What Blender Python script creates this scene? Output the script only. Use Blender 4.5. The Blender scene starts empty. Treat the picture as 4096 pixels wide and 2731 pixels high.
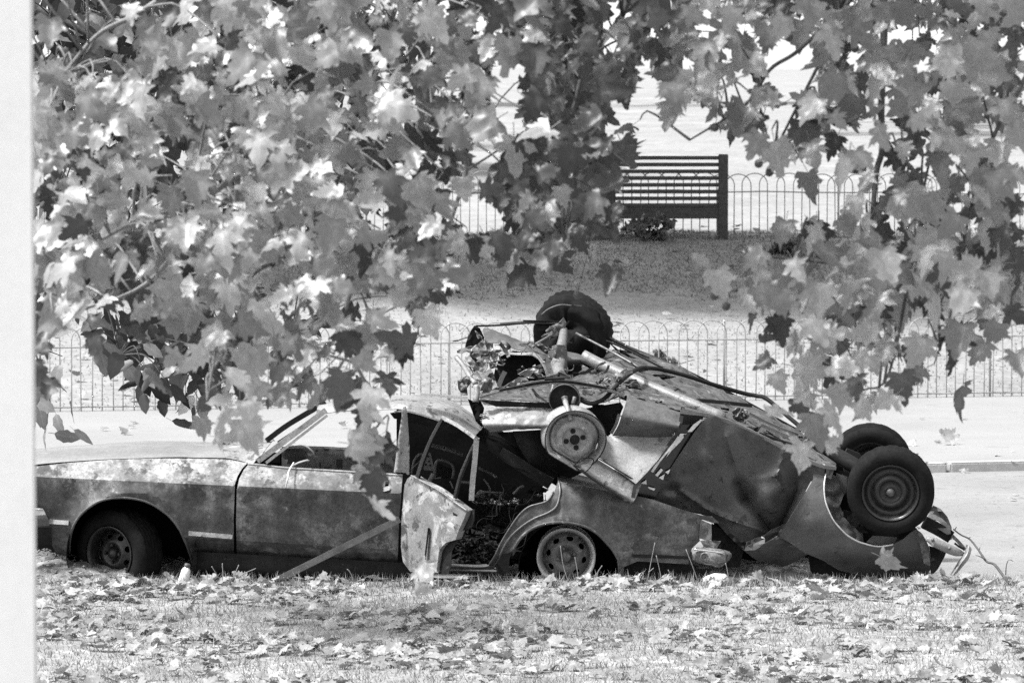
import bpy, bmesh, math, random
import numpy as np
from mathutils import Vector, Matrix, noise
from mathutils.geometry import delaunay_2d_cdt

random.seed(7); rng = np.random.default_rng(7)
SC = bpy.context.scene
COL = SC.collection
# ------------------------------------------------------------------ camera
CH = 2.641; CD = 23.0; FPX = 15360.0; PITCH = math.atan(790.0 / FPX)
cam_d = bpy.data.cameras.new('camera'); cam = bpy.data.objects.new('camera', cam_d); COL.objects.link(cam)
cam.location = (0, -CD, CH); cam.rotation_euler = (math.pi / 2 - PITCH, 0, 0)
cam_d.lens = 135; cam_d.sensor_width = 36; cam_d.clip_start = 0.5; cam_d.clip_end = 3000
cam_d.dof.use_dof = True; cam_d.dof.focus_distance = 23.1; cam_d.dof.aperture_fstop = 9.5
SC.camera = cam
# ------------------------------------------------------------------ sky and sun (black and white film: neutral light)
SUN = Vector((-0.48, -0.17, 0.86)).normalized()
w = bpy.data.worlds.new('World'); SC.world = w; w.use_nodes = True
nt = w.node_tree; bg = nt.nodes['Background']
sky = nt.nodes.new('ShaderNodeTexSky'); sky.sky_type = 'NISHITA'; sky.sun_disc = False
sky.sun_elevation = math.asin(SUN.z); sky.sun_rotation = math.atan2(SUN.x, SUN.y)
sky.air_density = 1.0; sky.dust_density = 2.0
bw = nt.nodes.new('ShaderNodeRGBToBW')
nt.links.new(sky.outputs[0], bw.inputs[0]); nt.links.new(bw.outputs[0], bg.inputs[0]); bg.inputs[1].default_value = 0.14
sd = bpy.data.lights.new('sun', 'SUN'); sd.energy = 2.4; sd.angle = math.radians(8.0)
sun = bpy.data.objects.new('sun', sd); COL.objects.link(sun)
sun.rotation_euler = SUN.to_track_quat('Z', 'Y').to_euler()
VS = SC.view_settings
VS.view_transform = 'Standard'; VS.look = 'None'; VS.gamma = 1.0; VS.exposure = 1.8
SC.cycles.use_denoising = False   # keep the fine grain, the photograph is on fast film
SC.cycles.max_bounces = 8; SC.cycles.transparent_max_bounces = 8

# ------------------------------------------------------------------ measuring: picture point + distance -> place
_ca, _sa = math.cos(PITCH), math.sin(PITCH)
def ray(px, py):
    a, b = px - 2048.0, 1365.5 - py
    return Vector((a, FPX * _ca + b * _sa, -FPX * _sa + b * _ca))
def P(px, py, Y):
    r = ray(px, py); t = (Y + CD) / r.y
    return Vector((r.x * t, Y, CH + r.z * t))
def G(px, py, z=0.0):
    r = ray(px, py); t = (z - CH) / r.z
    return Vector((r.x * t, -CD + r.y * t, z))
def zoomf(ox, oy, s):
    return lambda *pts: [(ox + p[0] / s, oy + p[1] / s) + tuple(p[2:]) for p in pts]
z1 = zoomf(100, 1500, 1.742); z2 = zoomf(900, 1500, 1.742); z3 = zoomf(1650, 1150, 1.742)
z4 = zoomf(1650, 1700, 2.24); z5 = zoomf(2400, 1250, 1.742); z6 = zoomf(2900, 1600, 1.96)
z7 = zoomf(2550, 1900, 2.94); z8 = zoomf(1900, 1450, 3.92); z9 = zoomf(1200, 1500, 3.136)

# ------------------------------------------------------------------ materials (all grey: the photograph is monochrome)
def newmat(name):
    m = bpy.data.materials.new(name); m.use_nodes = True
    n = m.node_tree; n.nodes.clear()
    return m, n, n.nodes, n.links
def nd(N, t, **k):
    x = N.new(t)
    for a, b in k.items(): setattr(x, a, b)
    return x
def ramp(N, L, src, stops):
    r = nd(N, 'ShaderNodeValToRGB'); e = r.color_ramp.elements
    while len(e) > 1: e.remove(e[-1])
    e[0].position = stops[0][0]; e[0].color = (stops[0][1],) * 3 + (1,)
    for p, c in stops[1:]:
        q = e.new(p); q.color = (c, c, c, 1)
    L.new(src, r.inputs[0]); return r.outputs[0]
def tex(N, L, co, scale, detail=4, rough=0.55, stretch=None, dist=0.0):
    t = nd(N, 'ShaderNodeTexNoise'); t.inputs['Scale'].default_value = scale
    t.inputs['Detail'].default_value = detail; t.inputs['Roughness'].default_value = rough
    t.inputs['Distortion'].default_value = dist
    if stretch:
        m = nd(N, 'ShaderNodeMapping'); m.inputs['Scale'].default_value = stretch
        L.new(co, m.inputs[0]); co = m.outputs[0]
    L.new(co, t.inputs['Vector']); return t.outputs['Fac']
def mixc(N, L, f, a, b, mode='MIX'):
    m = nd(N, 'ShaderNodeMix', data_type='RGBA', blend_type=mode)
    for s, v in ((0, f), (6, a), (7, b)):
        if isinstance(v, (int, float)):
            m.inputs[s].default_value = v if s == 0 else (v, v, v, 1)
        else: L.new(v, m.inputs[s])
    return m.outputs[2]
def surf(name, lo, hi, scale=3.0, rough=0.6, metal=0.0, bump=0.2, bscale=60, patches=(), fine=0.35, spec=0.5, rough_var=0.15, stretch=None):
    """mottled procedural surface; patches = (scale, threshold, width, value) blotches with their own edges"""
    m, n, N, L = newmat(name)
    out = nd(N, 'ShaderNodeOutputMaterial'); b = nd(N, 'ShaderNodeBsdfPrincipled')
    L.new(b.outputs[0], out.inputs[0])
    co = nd(N, 'ShaderNodeTexCoord').outputs['Object']
    c = ramp(N, L, tex(N, L, co, scale, 6, 0.62, stretch, 0.4), [(0.30, lo), (0.70, hi)])
    f = tex(N, L, co, bscale, 5, 0.7)
    c = mixc(N, L, fine, c, ramp(N, L, f, [(0.25, 0.35), (0.75, 1.65)]), 'MULTIPLY')
    for i, (ps, th, wd, val) in enumerate(patches):
        pm = nd(N, 'ShaderNodeMapping'); pm.inputs['Location'].default_value = (3.1 * i + 1, 1.7 * i, 5.3 * i)
        L.new(co, pm.inputs[0])
        k = ramp(N, L, tex(N, L, pm.outputs[0], ps, 8, 0.66, None, 0.5), [(th - wd, 0.0), (th + wd, 1.0)])
        c = mixc(N, L, k, c, val)
    L.new(c, b.inputs['Base Color'])
    b.inputs['Metallic'].default_value = metal; b.inputs['Specular IOR Level'].default_value = spec
    rr = ramp(N, L, tex(N, L, co, scale * 4, 4), [(0.3, max(0.02, rough - rough_var)), (0.7, min(1, rough + rough_var))])
    L.new(rr, b.inputs['Roughness'])
    if bump:
        bp = nd(N, 'ShaderNodeBump'); bp.inputs['Strength'].default_value = bump; bp.inputs['Distance'].default_value = 0.004
        L.new(f, bp.inputs['Height']); L.new(bp.outputs[0], b.inputs['Normal'])
    return m
def csurf(k, name, lo, hi, scale, rough, metal, bump, bscale, patches, *r, **kw):
    return surf(name, lo * k, hi * k, scale, rough, metal, bump, bscale, [(a, b, c, v * k) for a, b, c, v in patches], *r, **kw)
def leafmat(name, lo, hi, trans=0.35, gloss=0.06):
    m, n, N, L = newmat(name)
    out = nd(N, 'ShaderNodeOutputMaterial')
    at = nd(N, 'ShaderNodeAttribute', attribute_name='rnd'); oi = nd(N, 'ShaderNodeObjectInfo')
    ad = nd(N, 'ShaderNodeMath', operation='ADD'); L.new(at.outputs['Fac'], ad.inputs[0]); L.new(oi.outputs['Random'], ad.inputs[1])
    fr = nd(N, 'ShaderNodeMath', operation='FRACT'); L.new(ad.outputs[0], fr.inputs[0])
    c = ramp(N, L, fr.outputs[0], [(0.0, lo), (1.0, hi)])
    ve = nd(N, 'ShaderNodeAttribute', attribute_name='vein')
    c = mixc(N, L, 0.35, c, ramp(N, L, ve.outputs['Fac'], [(0.0, 0.85), (0.8, 0.95), (1.0, 1.7)]), 'MULTIPLY')
    co = nd(N, 'ShaderNodeTexCoord').outputs['Object']
    c = mixc(N, L, 0.5, c, ramp(N, L, tex(N, L, co, 9, 4), [(0.3, 0.7), (0.7, 1.3)]), 'MULTIPLY')
    d = nd(N, 'ShaderNodeBsdfDiffuse'); t = nd(N, 'ShaderNodeBsdfTranslucent'); g = nd(N, 'ShaderNodeBsdfGlossy')
    g.inputs['Roughness'].default_value = 0.42; g.inputs[0].default_value = (0.8, 0.8, 0.8, 1)
    L.new(c, d.inputs[0]); L.new(c, t.inputs[0])
    a = nd(N, 'ShaderNodeMixShader'); a.inputs[0].default_value = trans; L.new(d.outputs[0], a.inputs[1]); L.new(t.outputs[0], a.inputs[2])
    e = nd(N, 'ShaderNodeMixShader'); e.inputs[0].default_value = gloss; L.new(a.outputs[0], e.inputs[1]); L.new(g.outputs[0], e.inputs[2])
    L.new(e.outputs[0], out.inputs[0]); return m
M = {}
def bodymat(name):
    m, n, N, L = newmat(name); out = nd(N, 'ShaderNodeOutputMaterial'); b = nd(N, 'ShaderNodeBsdfPrincipled'); L.new(b.outputs[0], out.inputs[0])
    co = nd(N, 'ShaderNodeTexCoord').outputs['Object']
    c = ramp(N, L, tex(N, L, co, 3.4, 12, 0.74), [(0.36, 0.020), (0.50, 0.052), (0.64, 0.13)])
    st = tex(N, L, co, 5.0, 8, 0.7, (2.5, 1, 0.5)); c = mixc(N, L, 0.75, c, ramp(N, L, st, [(0.35, 0.55), (0.65, 1.5)]), 'MULTIPLY')
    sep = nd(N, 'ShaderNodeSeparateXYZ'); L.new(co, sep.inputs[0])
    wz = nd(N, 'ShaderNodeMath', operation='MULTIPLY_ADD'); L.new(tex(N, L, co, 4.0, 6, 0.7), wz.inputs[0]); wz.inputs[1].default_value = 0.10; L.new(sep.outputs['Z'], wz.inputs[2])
    c = mixc(N, L, ramp(N, L, wz.outputs[0], [(0.60, 0.0), (0.68, 1.0)]), c, mixc(N, L, 1.0, c, 2.3, 'MULTIPLY'))   # sunlight on the shoulder put into the paint as a paler band
    rus = ramp(N, L, tex(N, L, co, 6.5, 10, 0.72), [(0.53, 0.0), (0.57, 1.0)]); c = mixc(N, L, rus, c, ramp(N, L, tex(N, L, co, 30, 6, 0.7), [(0.3, 0.02), (0.7, 0.06)]))
    # paint peeled to pale primer, most along the belt where the fire burnt through the windows
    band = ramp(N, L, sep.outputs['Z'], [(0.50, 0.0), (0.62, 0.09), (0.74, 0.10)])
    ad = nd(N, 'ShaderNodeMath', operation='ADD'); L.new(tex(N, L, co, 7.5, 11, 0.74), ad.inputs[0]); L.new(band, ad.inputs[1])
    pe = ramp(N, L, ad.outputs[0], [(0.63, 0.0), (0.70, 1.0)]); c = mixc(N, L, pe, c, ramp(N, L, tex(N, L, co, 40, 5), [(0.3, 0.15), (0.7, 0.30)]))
    f = tex(N, L, co, 90, 6, 0.75); c = mixc(N, L, 0.5, c, ramp(N, L, f, [(0.25, 0.4), (0.75, 1.6)]), 'MULTIPLY')
    c = mixc(N, L, 0.7, c, ramp(N, L, tex(N, L, co, 28, 8, 0.75), [(0.36, 0.45), (0.64, 1.6)]), 'MULTIPLY')
    L.new(c, b.inputs['Base Color']); b.inputs['Metallic'].default_value = 0.1
    L.new(ramp(N, L, st, [(0.3, 0.42), (0.7, 0.75)]), b.inputs['Roughness'])
    bp = nd(N, 'ShaderNodeBump'); bp.inputs['Strength'].default_value = 0.3; bp.inputs['Distance'].default_value = 0.003
    L.new(mixc(N, L, 0.5, f, pe), bp.inputs['Height']); L.new(bp.outputs[0], b.inputs['Normal']); return m
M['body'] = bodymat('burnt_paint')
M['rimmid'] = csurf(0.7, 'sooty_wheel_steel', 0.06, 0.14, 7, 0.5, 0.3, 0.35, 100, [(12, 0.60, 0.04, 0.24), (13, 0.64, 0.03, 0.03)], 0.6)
M['gravel'] = surf('gravel_and_clinker', 0.05, 0.24, 18, 0.9, 0.0, 0.8, 60, [(30, 0.62, 0.04, 0.4)], 0.6, 0.1)
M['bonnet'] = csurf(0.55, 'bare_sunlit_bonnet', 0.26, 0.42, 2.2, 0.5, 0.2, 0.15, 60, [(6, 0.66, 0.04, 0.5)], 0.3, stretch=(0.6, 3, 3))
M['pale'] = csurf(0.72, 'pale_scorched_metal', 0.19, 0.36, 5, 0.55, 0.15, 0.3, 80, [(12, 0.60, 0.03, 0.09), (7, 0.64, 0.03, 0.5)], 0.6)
M['mid'] = csurf(0.48, 'scorched_metal', 0.10, 0.22, 5, 0.6, 0.2, 0.3, 80, [(11, 0.63, 0.03, 0.38), (9, 0.66, 0.03, 0.04)], 0.5)
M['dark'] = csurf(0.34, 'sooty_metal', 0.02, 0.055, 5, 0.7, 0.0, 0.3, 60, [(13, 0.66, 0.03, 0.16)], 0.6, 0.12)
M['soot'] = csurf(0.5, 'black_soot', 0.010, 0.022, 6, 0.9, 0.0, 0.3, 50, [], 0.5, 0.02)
M['paint2'] = csurf(0.54, 'dull_dark_paint', 0.045, 0.13, 3.5, 0.40, 0.25, 0.22, 110, [(9, 0.66, 0.02, 0.24), (14, 0.62, 0.03, 0.03), (30, 0.68, 0.02, 0.2)], 0.65)
M['paint2b'] = csurf(0.44, 'dull_grey_paint', 0.09, 0.21, 3.2, 0.42, 0.25, 0.20, 110, [(10, 0.67, 0.02, 0.34), (13, 0.65, 0.03, 0.05)], 0.6)
M['gloss'] = csurf(0.6, 'glossy_black_paint', 0.008, 0.014, 3, 0.12, 0.0, 0.0, 50, [], 0.2, 0.6, 0.05)
M['under'] = csurf(0.40, 'caked_underseal', 0.05, 0.22, 9, 0.8, 0.0, 1.0, 45, [(22, 0.58, 0.03, 0.03), (16, 0.62, 0.03, 0.38)], 0.8)
M['rubber'] = csurf(0.6, 'perished_rubber', 0.010, 0.022, 8, 0.85, 0.0, 0.5, 70, [(20, 0.70, 0.03, 0.05)], 0.5, 0.06)
M['steel'] = csurf(0.66, 'dull_steel', 0.09, 0.20, 9, 0.5, 0.35, 0.3, 90, [(25, 0.66, 0.03, 0.06)], 0.5)
M['rim'] = csurf(0.9, 'rusty_wheel_steel', 0.13, 0.30, 7, 0.55, 0.3, 0.35, 100, [(15, 0.62, 0.04, 0.45), (13, 0.66, 0.03, 0.05)], 0.6)
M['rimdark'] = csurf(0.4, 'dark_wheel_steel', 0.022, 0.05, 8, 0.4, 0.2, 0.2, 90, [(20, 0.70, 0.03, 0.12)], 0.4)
M['chrome'] = surf('tarnished_chrome', 0.45, 0.62, 8, 0.28, 0.8, 0.1, 60, [(14, 0.64, 0.03, 0.15)], 0.4)
M['white'] = surf('white_paint', 0.55, 0.60, 3, 0.6, 0.0, 0.05, 50, [], 0.06)
M['plastic'] = surf('white_plastic', 0.60, 0.72, 6, 0.45, 0.0, 0.1, 60, [], 0.2)
M['iron'] = surf('painted_iron', 0.20, 0.30, 6, 0.5, 0.1, 0.2, 60, [], 0.3)
M['wood'] = surf('dark_bench_wood', 0.012, 0.030, 6, 0.6, 0.0, 0.3, 40, [], 0.4, stretch=(1, 6, 6))
M['bark'] = surf('plane_bark', 0.03, 0.09, 4, 0.85, 0.0, 0.8, 20, [(3, 0.60, 0.05, 0.14)], 0.5)
M['twig'] = surf('pale_twig_bark', 0.10, 0.22, 12, 0.8, 0.0, 0.4, 60, [], 0.5)
M['twigd'] = surf('dark_twig_bark', 0.03, 0.07, 12, 0.8, 0.0, 0.4, 60, [], 0.5)
M['road'] = surf('worn_pale_asphalt', 0.16, 0.215, 0.8, 0.85, 0.0, 0.35, 120, [(3.0, 0.66, 0.06, 0.13), (22, 0.62, 0.05, 0.10), (9, 0.68, 0.03, 0.11)], 0.6, 0.2)
M['pave'] = surf('pale_gravel_path', 0.19, 0.235, 0.5, 0.9, 0.0, 0.3, 90, [(2.0, 0.66, 0.05, 0.17), (16, 0.64, 0.04, 0.15)], 0.5, 0.2)
M['kerb'] = surf('kerb_stone', 0.26, 0.34, 4, 0.85, 0.0, 0.4, 60, [], 0.3, 0.2)
M['shaft'] = surf('weathered_tube_steel', 0.13, 0.22, 9, 0.45, 0.3, 0.3, 90, [(25, 0.66, 0.03, 0.05)], 0.5)
M['torn'] = surf('torn_scorched_sheet', 0.04, 0.22, 10, 0.55, 0.2, 0.5, 90, [(18, 0.58, 0.04, 0.025), (14, 0.60, 0.04, 0.36)], 0.6)
M['soil'] = surf('grassy_soil', 0.14, 0.28, 1.6, 0.95, 0.0, 0.6, 25, [(7, 0.60, 0.06, 0.38)], 0.6, 0.1)
M['lawn'] = surf('dry_lawn', 0.18, 0.24, 0.35, 0.95, 0.0, 0.8, 9, [(3.5, 0.66, 0.05, 0.15), (0.9, 0.62, 0.08, 0.27)], 0.45, 0.1)
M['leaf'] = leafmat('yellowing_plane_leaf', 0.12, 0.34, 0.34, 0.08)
M['leaf_shade'] = leafmat('shaded_plane_leaf', 0.022, 0.075, 0.22, 0.045)  # dark leaf for inner and central crown, shade put into its colour
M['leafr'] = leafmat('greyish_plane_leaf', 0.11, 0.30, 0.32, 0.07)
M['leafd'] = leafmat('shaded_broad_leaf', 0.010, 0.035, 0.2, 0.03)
M['leafm'] = leafmat('grey_broad_leaf', 0.09, 0.19, 0.25, 0.05)
M['leaff'] = leafmat('distant_leaf', 0.05, 0.15, 0.30, 0.03)
M['leafp'] = leafmat('pale_distant_leaf', 0.12, 0.32, 0.35, 0.03)
M['litter'] = leafmat('fallen_leaf', 0.16, 0.31, 0.15, 0.03)
M['grass'] = leafmat('dry_grass', 0.18, 0.34, 0.30, 0.02)

# ------------------------------------------------------------------ building helpers
def mk(name, V, F, mat, parent=None, smooth=True, attrs=None):
    me = bpy.data.meshes.new(name)
    V = [tuple(v) for v in V] if not isinstance(V, np.ndarray) else V.tolist()
    me.from_pydata(V, [], F if isinstance(F, list) else F.tolist())
    me.validate(verbose=False)
    if smooth: me.polygons.foreach_set('use_smooth', np.ones(len(me.polygons), dtype=bool))
    if attrs:
        for k, a in attrs.items():
            t = me.attributes.new(k, 'FLOAT', 'POINT'); t.data.foreach_set('value', np.asarray(a, dtype=np.float32))
    me.materials.append(M[mat]); me.update()
    o = bpy.data.objects.new(name, me); COL.objects.link(o)
    if parent: adopt(o, parent)
    return o
def adopt(o, parent):
    o.parent = parent
    if parent.type == 'EMPTY': o.matrix_parent_inverse = Matrix.Translation(-Vector(parent.location))
    return o
def tag(o, label=None, cat=None, group=None, kind=None):
    if label: o['label'] = label
    if cat: o['category'] = cat
    if group: o['group'] = group
    if kind: o['kind'] = kind
    return o
def thing(name, loc, label, cat, group=None):
    o = bpy.data.objects.new(name, None); COL.objects.link(o); o.location = loc; o.empty_display_size = 0.2
    return tag(o, label, cat, group)
class MB:
    def __init__(s): s.V = []; s.F = []
    def add(s, V, F):
        k = len(s.V); s.V += [tuple(v) for v in V]; s.F += [tuple(i + k for i in f) for f in F]; return s
    def build(s, name, mat, parent=None, smooth=True, attrs=None): return mk(name, s.V, s.F, mat, parent, smooth, attrs)
def spline(pts, n):
    """Catmull-Rom through pts, n samples, any dimension"""
    A = np.array([tuple(p) for p in pts], float)
    if len(A) == 2: return A[0] + (A[1] - A[0]) * np.linspace(0, 1, n)[:, None]
    seg = np.r_[0, np.cumsum(np.sqrt(((A[1:] - A[:-1]) ** 2).sum(1)) + 1e-9)]
    E = np.vstack([2 * A[0] - A[1], A, 2 * A[-1] - A[-2]])
    out = []
    for t in np.linspace(0, seg[-1], n):
        i = min(max(np.searchsorted(seg, t) - 1, 0), len(A) - 2)
        u = (t - seg[i]) / (seg[i + 1] - seg[i]); p0, p1, p2, p3 = E[i:i + 4]
        out.append(0.5 * (2 * p1 + (p2 - p0) * u + (2 * p0 - 5 * p1 + 4 * p2 - p3) * u * u + (3 * p1 - p0 - 3 * p2 + p3) * u ** 3))
    return np.array(out)
def tubegeo(path, r, n=7, cap=True):
    Q = np.array([tuple(p) for p in path], float); m = len(Q)
    R = np.full(m, r) if np.isscalar(r) else np.interp(np.linspace(0, 1, m), np.linspace(0, 1, len(r)), r)
    T = np.gradient(Q, axis=0); T /= np.linalg.norm(T, axis=1)[:, None] + 1e-9
    a = np.array([0.3, 0.2, 0.93]) if abs(T[0][2]) < 0.9 else np.array([0.9, 0.3, 0.1])
    V = []
    for i in range(m):
        b = np.cross(T[i], a); b /= np.linalg.norm(b) + 1e-9; a = np.cross(b, T[i])
        for k in range(n):
            t = 2 * math.pi * k / n; V.append(Q[i] + R[i] * (math.cos(t) * a + math.sin(t) * b))
    F = [(i * n + k, i * n + (k + 1) % n, (i + 1) * n + (k + 1) % n, (i + 1) * n + k) for i in range(m - 1) for k in range(n)]
    if cap: F += [tuple(range(n))[::-1], tuple((m - 1) * n + k for k in range(n))]
    return V, F
def tube3(pts, r, n=7, samples=None):
    """pts: (px, py, Y)"""
    q = [P(*p) for p in pts]
    return tubegeo(spline(q, samples or max(2, 6 * (len(q) - 1))), r, n)
def bargeo(path, wv, dv):
    """flat bar: path of 3D points, half-width vector function along path normal in view plane, half-depth along +y"""
    Q = np.array([tuple(p) for p in path], float); T = np.gradient(Q, axis=0); T /= np.linalg.norm(T, axis=1)[:, None]
    V = []
    for q, t in zip(Q, T):
        d = np.array([0, 1.0, 0]); u = np.cross(t, d); u /= np.linalg.norm(u) + 1e-9; d = np.cross(u, t)
        for a, b in ((-1, -1), (1, -1), (1, 1), (-1, 1)): V.append(q + u * a * wv + d * b * dv)
    m = len(Q); F = []
    # split corners so edges stay sharp
    VV = []; k = 0
    for s in range(4):
        a, b = s, (s + 1) % 4
        for i in range(m): VV += [V[i * 4 + a], V[i * 4 + b]]
        F += [(k + 2 * i, k + 2 * i + 1, k + 2 * i + 3, k + 2 * i + 2) for i in range(m - 1)]; k += 2 * m
    for i in (0, m - 1):
        VV += [V[i * 4 + s] for s in range(4)]; F.append(tuple(range(k, k + 4))); k += 4
    return VV, F
def bar3(pts, w, d, samples=None):
    q = [P(*p) for p in pts]
    return bargeo(spline(q, samples or max(2, 4 * (len(q) - 1))), w / 2, d / 2)
def inside(x, y, poly):
    c = False; n = len(poly); j = n - 1
    for i in range(n):
        xi, yi = poly[i][0], poly[i][1]; xj, yj = poly[j][0], poly[j][1]
        if (yi > y) != (yj > y) and x < (xj - xi) * (y - yi) / (yj - yi + 1e-12) + xi: c = not c
        j = i
    return c
def resample(poly, step):
    out = []
    for i in range(len(poly)):
        a = np.array(poly[i][:2], float); b = np.array(poly[(i + 1) % len(poly)][:2], float)
        k = max(1, int(np.linalg.norm(b - a) / step))
        for t in range(k): out.append(tuple(a + (b - a) * t / k))
    return out
def sheet2d(outline, holes=(), step=22, lines=()):
    o = resample(outline, step); loops = [o] + [resample(h, step * 0.7) for h in holes]
    V = []; E = []
    for l in loops:
        k = len(V); V += l; E += [(k + i, k + (i + 1) % len(l)) for i in range(len(l))]
    for ln in lines:
        A = spline(ln, max(2, int(sum(math.dist(ln[i][:2], ln[i + 1][:2]) for i in range(len(ln) - 1)) / step)))
        B = np.array(V); prev = None
        for x, y in A[:, :2]:
            ok = inside(x, y, o) and not any(inside(x, y, l) for l in loops[1:]) and ((B - (x, y)) ** 2).sum(1).min() > (0.3 * step) ** 2
            if ok:
                V.append((x, y))
                if prev is not None: E.append((prev, len(V) - 1))
                prev = len(V) - 1
            else: prev = None
    B = np.array(V); xs, ys = B[:, 0], B[:, 1]; r = 0
    yy = ys.min()
    while yy < ys.max():
        xx = xs.min() + (step * 0.5 if r % 2 else 0)
        while xx < xs.max():
            if inside(xx, yy, o) and not any(inside(xx, yy, l) for l in loops[1:]):
                if ((B - (xx, yy)) ** 2).sum(1).min() > (0.5 * step) ** 2: V.append((xx, yy))
            xx += step
        yy += step * 0.87; r += 1
    vv, _, ff, *_ = delaunay_2d_cdt([Vector(v) for v in V], E, [], 0, 1e-4)
    F = []
    for f in ff:
        cx = sum(vv[i].x for i in f) / 3; cy = sum(vv[i].y for i in f) / 3
        if inside(cx, cy, o) and not any(inside(cx, cy, l) for l in loops[1:]): F.append(tuple(f))
    return [(v.x, v.y) for v in vv], F
def thick(V, F, th):
    """give a sheet real thickness; front side keeps its place"""
    V = np.array([tuple(v) for v in V], float); Nn = np.zeros_like(V)
    for f in F:
        n = np.cross(V[f[1]] - V[f[0]], V[f[2]] - V[f[0]])
        for i in f: Nn[i] += n
    Nn /= np.linalg.norm(Nn, axis=1)[:, None] + 1e-12
    k = len(V); W = V - Nn * th; VV = list(V) + list(W); FF = list(F) + [tuple(i + k for i in f[::-1]) for f in F]
    cnt = {}
    for f in F:
        for a, b in zip(f, f[1:] + f[:1]): cnt[(a, b)] = 1
    for (a, b) in list(cnt):
        if (b, a) not in cnt:
            j = len(VV); VV += [V[b], V[a], W[a], W[b]]; FF.append((j, j + 1, j + 2, j + 3))
    return VV, FF
def fbm(x, y, z=0.0, o=3):
    return sum(noise.noise(Vector((x * 2 ** k, y * 2 ** k, z + 7 * k))) / 2 ** k for k in range(o))
def ridge(x, y, z=0.0):
    return sum((0.35 - abs(noise.noise(Vector((x * 2 ** k, y * 2 ** k, z + 3 * k))))) / 1.8 ** k for k in range(3))
def panel(name, outline, yf, mat, parent, holes=(), step=22, th=0.004, bumps=(), folds=(), nz=0.0, nzs=150.0, crumple=0.0, crs=110.0, seed=0.0, lines=(), sharp=None):
    """metal sheet cut to an outline seen from the side, bent in depth by yf(px,py) and its dents"""
    v2, F = sheet2d(outline, holes, step, lines); V = []
    for x, y in v2:
        Y = yf(x, y) if callable(yf) else yf
        for (cx, cy, rx, ry, a) in bumps: Y += a * math.exp(-((x - cx) / rx) ** 2 - ((y - cy) / ry) ** 2)
        for (xa, ya, xb, yb, wd, a) in folds:
            dx, dy = xb - xa, yb - ya; t = min(1, max(0, ((x - xa) * dx + (y - ya) * dy) / (dx * dx + dy * dy)))
            q = math.hypot(x - xa - t * dx, y - ya - t * dy); Y += a * math.exp(-q / wd)
        if nz: Y += nz * fbm(x / nzs, y / nzs, seed)
        if crumple: Y += crumple * ridge(x / crs, y / crs, seed)
        V.append(P(x, y, Y))
    F = [f if (V[f[1]] - V[f[0]]).cross(V[f[2]] - V[f[0]]).y < 0 else f[::-1] for f in F]
    VV, FF = thick(V, F, th)
    o = mk(name, VV, FF, mat, parent)
    if sharp: o.data.set_sharp_from_angle(angle=math.radians(sharp))
    return o
def loft(name, rows, mat, parent, nu=24, nv=4, th=0.004, nz=0.0, nzs=0.25, crumple=0.0, crs=0.2, seed=0.0):
    """rows: polylines of (px,py,Y); a skin through them"""
    R = [spline([P(*p) for p in r], nu) for r in rows]; m = max(2, (len(R) - 1) * nv + 1)
    Gd = np.stack([spline([r[i] for r in R], m) for i in range(nu)], 1)
    V = [Vector(Gd[j, i]) for j in range(m) for i in range(nu)]
    F = [(j * nu + i, j * nu + i + 1, (j + 1) * nu + i + 1, (j + 1) * nu + i) for j in range(m - 1) for i in range(nu - 1)]
    c = sum(((V[f[1]] - V[f[0]]).cross(V[f[2]] - V[f[0]]) for f in F), Vector())
    if c.dot(Vector((0, -1, 0.3))) < 0: F = [f[::-1] for f in F]
    if nz or crumple:
        for v in V:
            k = nz * fbm(v.x / nzs, v.z / nzs + v.y / nzs * 0.7, seed) + crumple * ridge(v.x / crs, v.z / crs + v.y / crs, seed)
            v += c.normalized() * k if c.length > 0 else Vector((0, 0, k))
    VV, FF = thick(V, F, th)
    return mk(name, VV, FF, mat, parent)
def axisM(c, axis, spin=0.0):
    """frame whose local +y runs along axis"""
    q = Vector((0, 1, 0)).rotation_difference(Vector(axis).normalized())
    return Matrix.Translation(c) @ q.to_matrix().to_4x4() @ Matrix.Rotation(spin, 4, 'Y')
def lathegeo(prof, n, Mx, wob=None):
    """prof: (radius, along local y)"""
    V = []
    for r, a in prof:
        for k in range(n):
            t = 2 * math.pi * k / n; rr, aa = (r, a) if wob is None else wob(r, a, t)
            V.append(Mx @ Vector((rr * math.cos(t), aa, rr * math.sin(t))))
    F = [(j * n + k, j * n + (k + 1) % n, (j + 1) * n + (k + 1) % n, (j + 1) * n + k) for j in range(len(prof) - 1) for k in range(n)]
    return V, F
def lathe(name, prof, n, Mx, mat, parent, wob=None):
    V, F = lathegeo(prof, n, Mx, wob); return mk(name, V, F, mat, parent)
def disc(name, R, holes, dish, Mx, mat, parent, step=None, th=0.004):
    """round plate with holes; dish(r) = local y; front faces local -y"""
    out = [(R * math.cos(2 * math.pi * k / 48), R * math.sin(2 * math.pi * k / 48)) for k in range(48)]
    hl = []
    for (cx, cy, a, b, rot) in holes:
        hl.append([(cx + a * math.cos(t) * math.cos(rot) - b * math.sin(t) * math.sin(rot), cy + a * math.cos(t) * math.sin(rot) + b * math.sin(t) * math.cos(rot)) for t in np.linspace(0, 2 * math.pi, 12, endpoint=False)])
    v2, F = sheet2d(out, hl, step or R / 9)
    V = [Mx @ Vector((x, dish(math.hypot(x, y)), y)) for x, y in v2]
    ax = Mx.to_3x3() @ Vector((0, -1, 0))
    F = [f if (V[f[1]] - V[f[0]]).cross(V[f[2]] - V[f[0]]).dot(ax) > 0 else f[::-1] for f in F]
    VV, FF = thick(V, F, th); return mk(name, VV, FF, mat, parent)
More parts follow.
